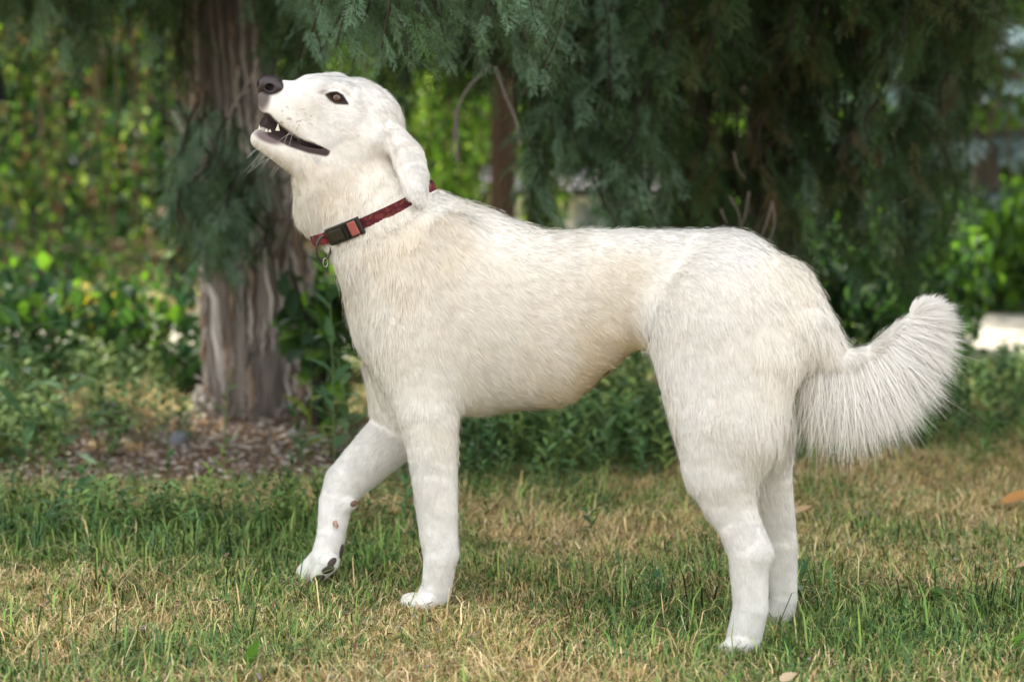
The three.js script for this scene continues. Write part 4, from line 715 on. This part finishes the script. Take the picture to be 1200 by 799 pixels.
// --- coat: single hairs, lying as the coat's map says
{
  const pos = bodyGeo.attributes.position.array, nor = bodyGeo.attributes.normal.array, idx = bodyGeo.index.array, part = bodyGeo.userData.part, R = rng(2024);
  const cap = 480000, P = new Float32Array(cap * 15), N = new Float32Array(cap * 15), C = new Float32Array(cap * 15), I = new Uint32Array(cap * 9); let n = 0;
  const p = V(0, 0, 0), nn = V(0, 0, 0), t = V(0, 0, 0), w = V(0, 0, 0), a = V(0, 0, 0), b = V(0, 0, 0), c = new THREE.Color(), DOWN = V(0, -1, 0);
  const DENS = { body: 330000, neck: 330000, leg: 420000, foreleg: 420000, head: 560000, jaw: 560000, ear: 500000, tail: 500000, lid: 100000 };
  function strand(p0, nn, t, L, wid, up, droop, curl) {
    if (n >= cap) return;
    w.copy(t).cross(nn).normalize(); w.addScaledVector(nn, (R() - 0.5) * 0.7).normalize();
    const w2 = wid / 2, o = n * 15, cu = Math.cos(up), su = Math.sin(up);
    a.copy(p0).addScaledVector(t, L * 0.5 * cu).addScaledVector(nn, L * 0.5 * su);
    b.copy(a).addScaledVector(t, L * 0.5).addScaledVector(nn, L * 0.5 * su * 0.25).addScaledVector(w, curl * L).addScaledVector(DOWN, droop * L);
    P.set([p0.x + w.x * w2, p0.y + w.y * w2, p0.z + w.z * w2, p0.x - w.x * w2, p0.y - w.y * w2, p0.z - w.z * w2, a.x + w.x * w2 * 0.85, a.y + w.y * w2 * 0.85, a.z + w.z * w2 * 0.85, a.x - w.x * w2 * 0.85, a.y - w.y * w2 * 0.85, a.z - w.z * w2 * 0.85, b.x, b.y, b.z], o);
    const nx = nn.x * 0.85 - t.x * 0.15 + w.x * (R() - 0.5) * 0.5, ny = nn.y * 0.85 - t.y * 0.15 + w.y * (R() - 0.5) * 0.5, nz = nn.z * 0.85 - t.z * 0.15 + w.z * (R() - 0.5) * 0.5, l = 1 / Math.hypot(nx, ny, nz);
    for (let k = 0; k < 5; k++) { N.set([nx * l, ny * l, nz * l], o + k * 3); C.set([c.r, c.g, c.b], o + k * 3); }
    I.set([n * 5, n * 5 + 2, n * 5 + 1, n * 5 + 2, n * 5 + 3, n * 5 + 1, n * 5 + 2, n * 5 + 4, n * 5 + 3], n * 9); n++;
  }
  const view = V(0, 0, 0);
  for (let i = 0; i < idx.length; i += 3) {
    const A = idx[i] * 3, B = idx[i + 1] * 3, D = idx[i + 2] * 3, q = part[idx[i]];
    const ux = pos[B] - pos[A], uy = pos[B + 1] - pos[A + 1], uz = pos[B + 2] - pos[A + 2], vx = pos[D] - pos[A], vy = pos[D + 1] - pos[A + 1], vz = pos[D + 2] - pos[A + 2];
    const area = 0.5 * Math.hypot(uy * vz - uz * vy, uz * vx - ux * vz, ux * vy - uy * vx);
    nn.set(nor[A], nor[A + 1], nor[A + 2]); p.set(pos[A], pos[A + 1], pos[A + 2]);
    const facing = view.copy(EYE).sub(p).normalize().dot(nn);
    let want = area * DENS[q] * (facing < -0.35 ? 0.25 : 1), count = Math.floor(want) + (R() < want % 1 ? 1 : 0);
    for (let k = 0; k < count; k++) {
      let s = R(), r = R(); if (s + r > 1) { s = 1 - s; r = 1 - r; }
      p.set(pos[A] + ux * s + vx * r, pos[A + 1] + uy * s + vy * r, pos[A + 2] + uz * s + vz * r);
      const [px, py] = toPixel(p), [dx, dy, len, tan] = coatAt(q, px, py);
      nn.set(nor[A] * (1 - s - r) + nor[B] * s + nor[D] * r, nor[A + 1] * (1 - s - r) + nor[B + 1] * s + nor[D + 1] * r, nor[A + 2] * (1 - s - r) + nor[B + 2] * s + nor[D + 2] * r).normalize();
      const ex = 0.62 * p.x + 0.55 * p.y + 0.56 * p.z, ey = -0.70 * p.x + 0.71 * p.y + 0.08 * p.z, ez = -0.35 * p.x - 0.44 * p.y + 0.83 * p.z, f1 = fbm(ex * 22, ey * 22, ez * 22) - 0.5, f2 = noise(ex * 95, ey * 95, ez * 95) - 0.5, f3 = noise(ex * 210 + 5, ey * 210, ez * 210) - 0.5, short = len < 12 ? 0.45 : 1;
      const ang = Math.atan2(dy, dx) + (f1 * 0.95 + f2 * 0.5 + f3 * 0.3) * short + (R() - 0.5) * 0.28, ca = Math.cos(ang), sa = Math.sin(ang);
      const ax = q === 'head' || q === 'jaw' || q === 'ear' || q === 'lid' ? HA : BA; t.copy(ax).multiplyScalar(ca); t.y -= sa;
      t.addScaledVector(nn, -t.dot(nn)); const tl = t.length(); if (tl < 0.05) { t.set(0, -1, 0).addScaledVector(nn, nn.y); } t.normalize();
      let L = len * (len > 15 && len < 30 ? 0.9 : 1) * 0.001 * (0.6 + 0.55 * R() + 0.5 * f2), up = (short < 1 ? 0.22 : 0.07) + 0.14 * R() + f2 * 0.12; let thin = 1; if (R() < 0.05) { L *= 1.25; up += 0.35; thin = 0.65; }
      coatColor(clamp(tan + f1 * 0.5 * (tan + 0.1) + f3 * 0.35 * (tan + 0.15), 0, 1.2), R() * 0.7 + f2 * 0.4 + 0.15, c);
      if (short < 1) c.lerp(lin(0.60, 0.60, 0.625), clamp((f1 + 0.12) * 1.1, 0, 0.4));
      const v = (short < 1 ? 0.88 : 0.94) + (short < 1 ? 0.18 : 0.1) * R() + f3 * 0.1 + f2 * 0.06; c.r *= v; c.g *= v; c.b *= v;
      const bare = skin(p, q, px, py, c);
      if (bare > 0.75) continue;
      if (bare > 0.05) { L *= 1 - bare; c.lerp(WHITE, R() * 0.5); }
      const cd = COLLAR.axis.dot(a.copy(p).sub(COLLAR.c)), near = Math.abs(cd);
      if (q === 'neck' || q === 'jaw' || q === 'body') { if (near < 0.004 && p.distanceTo(COLLAR.c) < 0.17) continue; if (cd < 0 && cd > -0.045) L = Math.min(L, Math.max(0.006, -cd * 1.0)); if (near < 0.02) up = Math.max(up, 0.3); }
      const wid = (q === 'head' || q === 'jaw' || q === 'lid' ? 0.0008 : len < 12 ? 0.0009 : 0.00125) * (0.7 + 0.6 * R()) * thin;
      p.addScaledVector(nn, -0.0008);
      strand(p, nn, t, L, wid, up, L > 0.02 ? 0.08 : 0.02, (R() - 0.5) * 0.25);
    }
  }
  // long feathering: the tail's plume, breeches, belly fringe, the back of the forelegs
  c.copy(WHITE);
  const PL = [[950, 395, 0, 1, 110], [958, 408, 0.02, 1, 118], [972, 422, 0.12, 1, 112], [990, 428, 0.28, 0.96, 108], [1008, 425, 0.46, 0.89, 108], [1025, 416, 0.62, 0.78, 104], [1040, 404, 0.8, 0.6, 95], [1054, 390, 0.92, 0.38, 82], [1066, 378, 0.98, 0.12, 64], [1076, 370, 0.97, -0.2, 48], [1078, 367, 0.75, -0.65, 30], [1070, 368, 0.45, -0.9, 20]];
  const tailFur = [[932, 370], [945, 395], [962, 414]];
  for (let i = 0; i < 24000; i++) {
    const s = Math.pow(R(), 0.9) * (PL.length - 1), j = Math.floor(s), f = s - j, A = PL[j], B = PL[Math.min(j + 1, PL.length - 1)], lat = (R() + R() - 1) * 0.034, clump = noise(s * 15, lat * 110) - 0.5;
    p.copy(onBody(lerp(A[0], B[0], f) + (R() - 0.5) * 8, lerp(A[1], B[1], f) + (R() - 0.5) * 12, lat * 0.5));
    let dx = lerp(A[2], B[2], f), dy = lerp(A[3], B[3], f); const an = Math.atan2(dy, dx) + (R() - 0.5) * 0.2 + clump * 0.4;
    t.copy(BA).multiplyScalar(Math.cos(an)); t.y -= Math.sin(an); t.addScaledVector(BL, lat * 6 + (R() - 0.5) * 0.12).normalize();
    nn.copy(BL).multiplyScalar(0.75 + lat * 6).addScaledVector(V(0, 1, 0), 0.35).addScaledVector(t, -0.1).normalize();
    const stray = R() < 0.05 ? 1.22 : 1, L = stray * lerp(A[4], B[4], f) * (0.22 + 0.72 * Math.pow(R(), 0.75)) * (1 + clump * 0.5) * 0.00138;
    coatColor(clamp(0.04 + 0.25 * (1 - s / 6) + clump * 0.3, 0, 0.7), R(), c); const v = 0.95 + 0.1 * R(); c.multiplyScalar(v);
    strand(p, nn, t, L, 0.00115 * (0.6 + 0.7 * R()), 0.06, 0.05, (R() - 0.5) * 0.34);
  }
  const g = new THREE.BufferGeometry();
  g.setAttribute('position', new THREE.BufferAttribute(P.slice(0, n * 15), 3)); g.setAttribute('normal', new THREE.BufferAttribute(N.slice(0, n * 15), 3)); g.setAttribute('color', new THREE.BufferAttribute(C.slice(0, n * 15), 3)); g.setIndex(new THREE.BufferAttribute(I.slice(0, n * 9), 1));
  tag(mesh('fur', g, std(0xffffff, 0.75, { vertexColors: true, side: THREE.DoubleSide }), dog), 'white coat with cream shading', null, null, 'stuff');
  console.log('hairs', n);
}

// ---------------------------------------------------------------- lawn, mulch, ground cover
const grassM = std(0xffffff, 0.85, { side: THREE.DoubleSide, vertexColors: true }), weedM = std(0xffffff, 0.85, { side: THREE.DoubleSide });
const lerpBlobs = (blobs) => { const B = blobs.map(([x, y, rx, rz, v]) => { const p = atGround(x, y); return [p.x, p.z, rx, rz, v]; }); return (x, z) => { let s = 0; for (const [bx, bz, rx, rz, v] of B) { const q = ((x - bx) / rx) ** 2 + ((z - bz) / rz) ** 2; if (q < 4) s += v * Math.exp(-q * 1.2); } return s; }; };
const greenAt = lerpBlobs([[120, 625, 0.5, 0.30, 0.55], [290, 640, 0.25, 0.2, 0.35], [100, 740, 0.35, 0.12, -0.25], [330, 715, 0.3, 0.12, -0.3], [430, 735, 0.2, 0.1, -0.35], [610, 690, 0.2, 0.2, 0.2], [720, 620, 0.35, 0.25, -0.4], [740, 670, 0.25, 0.12, -0.25], [1060, 730, 0.45, 0.25, 0.4], [760, 720, 0.2, 0.1, 0.35], [930, 620, 0.25, 0.2, -0.3], [1120, 560, 0.6, 0.4, -0.25], [660, 545, 0.6, 0.35, 0.4], [1080, 620, 0.3, 0.15, 0.1], [560, 610, 0.3, 0.2, 0.1], [1130, 470, 0.9, 0.7, 0.5]]);
const tallAt = lerpBlobs([[100, 622, 0.5, 0.24, 0.72], [280, 635, 0.2, 0.14, 0.6], [770, 705, 0.16, 0.09, 0.5], [930, 705, 0.14, 0.1, 0.8], [1090, 700, 0.3, 0.15, 0.3], [1020, 560, 0.3, 0.15, 0.4]]);
const mulchAt = lerpBlobs([[120, 538, 0.85, 0.36, 1.2], [40, 548, 0.4, 0.2, 0.8], [330, 530, 0.6, 0.40, 1.1], [440, 545, 0.3, 0.2, 0.6], [250, 500, 0.9, 0.4, 0.8]]);
// One patch of lawn, a hand across: blades of both kinds, each with its own tint, some lying.
function patchGeo(seed, size, n, green, h) {
  const R = rng(seed), t = new Tris(true), P = (j) => V(t.p[j * 3], t.p[j * 3 + 1], t.p[j * 3 + 2]), c = new THREE.Color();
  const G = [lin(0.14, 0.27, 0.05), lin(0.09, 0.20, 0.055), lin(0.21, 0.32, 0.07), lin(0.055, 0.135, 0.05), lin(0.28, 0.34, 0.10)], S = [lin(0.78, 0.60, 0.30), lin(0.88, 0.73, 0.44), lin(0.62, 0.43, 0.18), lin(0.68, 0.46, 0.26), lin(0.50, 0.42, 0.18)];
  for (let i = 0; i < n; i++) {
    const x = (R() - 0.5) * size * 1.3, z = (R() - 0.5) * size * 1.3, g = R() < clamp(green + 0.5 * (noise(x * 40 + seed, z * 40) - 0.5), 0, 1), long = R() < (h > 0.06 ? 0.16 : 0.018), L = (long ? (h > 0.06 ? h : 0.085) : g ? 0.036 : 0.032) * (0.35 + 0.9 * R()), ln = long && !g ? 0.9 + 1.1 * R() : g ? 0.3 + 1.0 * R() : 0.5 + 1.5 * R(), d = R() * 6.28, w = (long ? (g ? 0.0032 : 0.0018) : g ? 0.0023 : 0.0018) * (0.6 + 0.7 * R());
    const p = V(x, -0.004, z), out = V(Math.cos(d), 0, Math.sin(d)), s = V(-out.z, 0, out.x).multiplyScalar(w / 2), m = p.clone().addScaledVector(out, L * ln * 0.35).add(V(0, L * (ln > 1 ? 0.4 : 0.6), 0)), e = p.clone().addScaledVector(out, L * ln).add(V((R() - 0.5) * 0.3 * L, L * Math.max(0.08, 1 - 0.45 * ln * ln), (R() - 0.5) * 0.3 * L)), nn = V(-out.x * 0.6, 1, -out.z * 0.6).normalize();
    c.copy((g ? G : S)[Math.floor(R() * 5)])  .multiplyScalar(0.6 + 0.75 * R());
    const k = [p.clone().add(s), p.clone().sub(s), m.clone().addScaledVector(s, 0.85), m.clone().addScaledVector(s, -0.85), e].map((v) => t.vert(v, nn, c)), f = (q, u, v) => t.i.push(...(P(u).sub(P(q)).cross(P(v).sub(P(q))).dot(nn) > 0 ? [q, u, v] : [q, v, u]));
    f(k[0], k[1], k[2]); f(k[2], k[1], k[3]); f(k[2], k[3], k[4]);
  }
  return t.geo();
}
{
  const R = rng(808), LEV = [0.08, 0.25, 0.42, 0.6, 0.78, 0.95], SZ = 0.11, geos = [], sets = [];
  for (const tall of [0, 1]) LEV.forEach((g, i) => { for (const v of [0, 1]) { geos.push(patchGeo(1000 + i * 10 + v + tall * 100, SZ, tall ? 460 : 560, g, tall ? 0.095 : 0.045)); sets.push([[], []]); } });
  const put = (x, z, s) => {
    const m = mulchAt(x, z); if (R() < sstep(m, 0.30, 0.62) * 0.97) return;
    const g = clamp(0.27 + greenAt(x, z) * 1.0 + 1.25 * (fbm(x * 2.6, z * 3.6, 2) - 0.5) + 0.6 * (noise(x * 11, z * 14, 5) - 0.5), 0, 0.999), tall = tallAt(x, z) + 1.2 * (R() - 0.5) > 0.55 ? 1 : 0, k = tall * 12 + Math.min(5, Math.floor(g * 6)) * 2 + (R() < 0.5 ? 1 : 0);
    sets[k][0].push(place(V(x, 0.006 * noise(x * 6, z * 6), z), 0, R() * 6.28, 0, s, s * (0.75 + 0.45 * R()) * (m > 0.2 ? 0.75 : 1), s)); const v = 0.82 + 0.36 * R(); sets[k][1].push(lin(v, v * (0.96 + 0.08 * R()), v * (0.92 + 0.12 * R())));
  };
  for (let z = 0.95; z > -2.6; z -= 0.082) { const half = 0.36 * (3.2 - z) + 0.15; for (let x = -half; x < half; x += 0.082) put(x + (R() - 0.5) * 0.06, z + (R() - 0.5) * 0.06, 0.9 + 0.2 * R()); }
  for (let z = 0.95; z > -8; z -= 0.17) for (let x = -5; x < 5; x += 0.17) { if ((Math.abs(x) < 0.36 * (3.2 - z) + 0.15 && z > -2.6) || (z < -3.75 && z > -6.45)) continue; put(x + (R() - 0.5) * 0.1, z + (R() - 0.5) * 0.1, 1.8 + 0.5 * R()); }
  geos.forEach((g, i) => sets[i][0].length && tag(copies('grass', g, grassM, ...sets[i]), i < 12 ? 'short patchy lawn of green and straw coloured blades' : 'longer green grass in clumps along the lawn', 'grass'));
  // wood chips, needles and litter under the tree
  const chip = new THREE.BoxGeometry(1, 0.22, 0.36, 2, 1, 1); { const a = chip.attributes.position; for (let i = 0; i < a.count; i++) a.setXYZ(i, a.getX(i) * (1 + 0.2 * Math.sin(i * 7)), a.getY(i) + 0.1 * Math.abs(a.getX(i)), a.getZ(i) * (1 + 0.3 * Math.sin(i * 3))); chip.computeVertexNormals(); }
  const ms = [], cs = [], K = [lin(0.19, 0.11, 0.07), lin(0.27, 0.18, 0.125), lin(0.13, 0.075, 0.05), lin(0.34, 0.295, 0.27), lin(0.22, 0.195, 0.19), lin(0.6, 0.54, 0.47)];
  for (let i = 0; i < 9000; i++) { const p = atGround(-60 + R() * 640, 470 + R() * 120), m = mulchAt(p.x, p.z); if (R() > m * 0.9 + 0.06) continue; ms.push(place(V(p.x, 0.004 + 0.012 * R(), p.z), (R() - 0.5) * 0.6, R() * 6.28, (R() - 0.5) * 0.6, 0.008 + 0.028 * R() * R(), 0.008 + 0.012 * R(), 0.009 + 0.02 * R())); cs.push(K[Math.floor(R() * 6)].clone().multiplyScalar(0.7 + 0.6 * R())); }
  for (let i = 0; i < 1500; i++) { const z = 0.6 - 3.4 * R(), x = (R() * 2 - 1) * 0.36 * (3.3 - z); ms.push(place(V(x, 0.016 + 0.014 * R(), z), (R() - 0.5) * 0.9, R() * 6.28, (R() - 0.5) * 0.9, 0.005 + 0.016 * R() * R(), 0.006, 0.005 + 0.010 * R())); cs.push(K[[0, 1, 2, 0, 1, 4][Math.floor(R() * 6)]].clone().multiplyScalar(0.9 + 0.6 * R())); }
  tag(copies('mulch', chip, std(0xffffff, 1), ms, cs), 'brown and grey wood chips and litter before the old trunk', 'mulch');
}
// small weeds that carpet the ground behind the dog
function weedGeo(seed, h, pairs, len, w) {
  const R = rng(seed), parts = [limb([V(0, 0, 0), V(0.01 * h, h * 0.5, 0.05 * h), V(0.08 * h, h, 0.02 * h)], 0.0016, 0.0008, 4)];
  for (let i = 0; i < pairs; i++) for (const s of [0, 1]) { const y = h * (0.12 + 0.88 * (i + 0.5) / pairs), g = leafGeo(len * (0.7 + 0.6 * R()) * (1.15 - 0.5 * i / pairs), w * (0.8 + 0.4 * R()), 0.25, 0.3); g.applyMatrix4(place(V(0.04 * h * i / pairs, y, 0.03 * h), -0.5 - 0.4 * R(), s * Math.PI + i * 1.3 + R() * 0.6, 0, 1)); parts.push(g); }
  parts.forEach((g) => { g.deleteAttribute('uv'); }); return mergeGeometries(parts);
}
{
  const R = rng(909), geos = [weedGeo(1, 0.13, 6, 0.045, 0.014), weedGeo(2, 0.10, 5, 0.035, 0.017), weedGeo(3, 0.17, 8, 0.05, 0.013)], sets = geos.map(() => [[], []]), C = [lin(0.085, 0.18, 0.045), lin(0.12, 0.22, 0.065), lin(0.06, 0.14, 0.045), lin(0.17, 0.25, 0.06)];
  const dens = lerpBlobs([[660, 520, 0.42, 0.5, 1.2], [570, 550, 0.25, 0.25, 0.7], [780, 500, 0.5, 0.6, 0.9], [950, 480, 0.6, 0.7, 0.9], [150, 622, 0.6, 0.16, 0.6], [20, 520, 0.35, 0.4, 0.8], [120, 455, 0.9, 0.32, 1.2], [1080, 450, 0.7, 0.8, 0.35]]);
  for (let i = 0; i < 7200; i++) { const p = atGround(-80 + R() * 1360, 440 + R() * 200), d = dens(p.x, p.z) * (0.35 + 1.1 * noise(p.x * 4, p.z * 4, 7)); if (R() > d) continue; const k = Math.floor(R() * 3), s = (0.55 + 0.7 * R()) * clamp(1.25 - (toPixel(p)[1] - 470) / 260, 0.5, 1.2); sets[k][0].push(place(p, (R() - 0.5) * 0.5, R() * 6.28, (R() - 0.5) * 0.5, s)); sets[k][1].push(C[Math.floor(R() * 4)].clone().multiplyScalar(0.75 + 0.5 * R())); }
  sets.forEach(([m, c], i) => tag(copies('ground_cover', geos[i], weedM, m, c), 'low leafy weeds carpeting the ground between lawn and trees', 'weeds'));
}
// weeds that stand out one by one
function weed(label, px, py, h, n, len, w, color, seed, lean = 0.1, shape) {
  const p = atGround(px, py), o = thing('weed', label, 'weed', p), R = rng(seed), m = leafy(color, 0.35), dx = (R() - 0.5) * 2 * lean * h, dz = (R() - 0.5) * lean * h, at = (s) => V(dx * s * s, h * s, dz * s);
  if (h > 0.03) mesh('stem', limb([0, 0.33, 0.66, 1].map(at), 0.0028, 0.0011, 6), leafy(color.clone().lerp(lin(0.2, 0.2, 0.08), 0.4), 0.1), o);
  for (let i = 0; i < n; i++) { const s = n === 1 ? 0 : 0.08 + 0.92 * (i + R() * 0.5) / n, g = leafGeo(len * (0.7 + 0.5 * R()) * (1.1 - 0.45 * s), w * (0.8 + 0.4 * R()), 0.22, 0.35, shape); const l = mesh('leaf', g, m, o); l.position.copy(at(s)); l.rotation.set(n === 1 ? -1.35 : -0.35 - 0.7 * R(), n === 1 ? 0.5 : i * 2.4 + R(), 0, 'YXZ'); }
  return o;
}
const WEED = lin(0.075, 0.17, 0.065), PALE = lin(0.14, 0.25, 0.10), FRESH = lin(0.16, 0.36, 0.04);
weed('tall weed with long drooping leaves at the left edge before the bush', 28, 560, 0.42, 13, 0.15, 0.032, WEED, 11);
weed('broad leaved weed right of the tall weed at the left edge', 78, 548, 0.26, 9, 0.14, 0.045, WEED, 12);
weed('short leafy weed in the lush grass at lower left', 60, 640, 0.10, 8, 0.07, 0.022, WEED, 13);
weed('dark broad leaved weed left of the mulch in the lush grass', 100, 606, 0.08, 7, 0.06, 0.03, WEED, 14);
weed('small weed with oval leaves standing before the mulch', 145, 612, 0.08, 7, 0.055, 0.028, WEED, 15);
weed('thin pale sapling with few leaves in front of the trunk\'s left foot', 262, 545, 0.27, 9, 0.07, 0.014, PALE, 16, 0.3);
weed('slender weed standing alone in the middle of the mulch', 196, 560, 0.17, 6, 0.06, 0.018, WEED, 17);
weed('tall thin weed between the old trunk and the dog\'s chest', 392, 566, 0.62, 18, 0.12, 0.03, WEED, 18, 0.08);
weed('bushy weed with pale leaves below the tall thin one, by the chest', 408, 556, 0.34, 14, 0.10, 0.026, PALE, 19);
weed('yellow green weed at the right foot of the old trunk', 362, 545, 0.22, 8, 0.11, 0.035, lin(0.2, 0.26, 0.04), 20);
weed('leafy weed under the dog\'s chest behind the standing foreleg', 560, 566, 0.17, 10, 0.07, 0.022, WEED, 21);
weed('upright leafy weed under the dog\'s belly', 655, 566, 0.22, 14, 0.075, 0.02, WEED, 22);
weed('weed with pale tips under the flank', 712, 560, 0.24, 14, 0.075, 0.019, PALE, 23);
weed('dense weed in front of the thigh, under the flank', 748, 556, 0.26, 14, 0.08, 0.02, WEED, 24);
weed('fresh green lance leaf standing in the lawn at bottom left of centre', 292, 786, 0.02, 1, 0.062, 0.02, FRESH, 25);
weed('single broad dark leaf in the lawn below the belly', 676, 672, 0.02, 3, 0.035, 0.026, WEED, 26);
weed('dark leafy clump in the grass in front of the hind legs', 764, 706, 0.05, 9, 0.045, 0.014, WEED, 27);
weed('dark long leaved clump beside the far hind foot', 938, 712, 0.07, 10, 0.075, 0.012, WEED, 28);
weed('light green leaf clump at the bottom right edge', 1188, 768, 0.03, 4, 0.05, 0.02, FRESH, 29);
weed('small round leaved weed right of the hind legs', 1098, 712, 0.03, 4, 0.035, 0.022, lin(0.09, 0.2, 0.04), 30);
weed('green stemmed plant with narrow leaves seen above the dog\'s back', 682, 480, 0.95, 18, 0.10, 0.016, WEED, 31, 0.04);
weed('second narrow leaved plant above the dog\'s back, further right', 752, 480, 0.88, 16, 0.09, 0.018, WEED, 32, 0.04);
// stones and fallen leaves
function stone(label, px, py, w, h, color, seed) {
  const g = new THREE.IcosahedronGeometry(1, 4), a = g.attributes.position; for (let i = 0; i < a.count; i++) { const v = V(a.getX(i), a.getY(i), a.getZ(i)), k = 0.8 + 0.4 * fbm(v.x * 1.6 + seed, v.y * 1.6, v.z * 1.6); a.setXYZ(i, v.x * k * w / 2, v.y * k * h * 0.7, v.z * k * w * 0.4); } g.computeVertexNormals();
  const o = tag(mesh('stone', g, std(color, 0.95, { bumpMap: pathMap, bumpScale: 0.004 })), label, 'stone'), p = atGround(px, py); o.position.set(p.x, h * 0.22, p.z); o.rotation.y = seed;
}
stone('bluish grey flat stone in the mulch before the trunk', 209, 522, 0.066, 0.05, lin(0.27, 0.29, 0.34), 1);
stone('grey stone at the left foot of the old trunk', 238, 478, 0.11, 0.07, lin(0.2, 0.19, 0.19), 2);
stone('small grey stone near the left edge of the mulch, under the bush', 128, 486, 0.07, 0.05, lin(0.28, 0.28, 0.31), 3);
stone('pale stone right of the trunk\'s foot', 345, 512, 0.05, 0.03, lin(0.4, 0.38, 0.38), 4);
function fallen(label, px, py, len, w, color, turn) { const o = tag(mesh('fallen_leaf', leafGeo(len, w, 0.35, -0.25, [0, 0.7, 1, 0.9, 0.55, 0]), leafy(color, 0.1)), label, 'leaf'), p = atGround(px, py, 0.03); o.position.copy(p); o.rotation.set(-0.15, turn, 0.25, 'YXZ'); }
fallen('tan curled leaf lying on the lawn at the right edge', 1172, 590, 0.085, 0.05, lin(0.5, 0.25, 0.09), 1.5);
fallen('pale dry leaf on the grass right of the far hind leg', 925, 602, 0.055, 0.035, lin(0.5, 0.36, 0.2), 1.3);
fallen('light brown leaf cut by the right edge, nearer than the tan one', 1190, 664, 0.055, 0.04, lin(0.55, 0.38, 0.24), 0.8);
fallen('small tan dry leaf on the grass below the tail', 1026, 540, 0.045, 0.03, lin(0.45, 0.29, 0.16), 2.2);
fallen('brown leaf in the litter by the lifted foreleg', 388, 535, 0.06, 0.04, lin(0.22, 0.09, 0.05), 0.5);
fallen('pale curled leaf at the bottom edge near the hind foot', 912, 799, 0.032, 0.022, lin(0.55, 0.42, 0.28), 1.8);
fallen('pale curled leaf lying on the mulch before the trunk', 196, 494, 0.12, 0.05, lin(0.42, 0.35, 0.28), 1.4);
// dark lantern that hangs at the left edge
{
  const p = atDepth(-11, 93, 5.0), o = thing('hanging_lantern', 'dark tapered lantern hanging at the upper left edge, cut by the frame', 'lantern', p), dark = std(lin(0.012, 0.012, 0.018), 0.45);
  const g = new THREE.CylinderGeometry(0.028, 0.054, 0.13, 4, 1); g.rotateY(Math.PI / 4); mesh('body', g, dark, o);
  const l = new THREE.ConeGeometry(0.03, 0.03, 4); l.rotateY(Math.PI / 4); mesh('cap', l, dark, o).position.y = 0.078;
  mesh('cord', new THREE.CylinderGeometry(0.002, 0.002, 1.2, 6), dark, o).position.y = 0.68;
}

// every mesh takes part in the light
scene.traverse((o) => { if (o.isMesh) { o.castShadow = true; o.receiveShadow = true; } });
renderer.render(scene, camera);
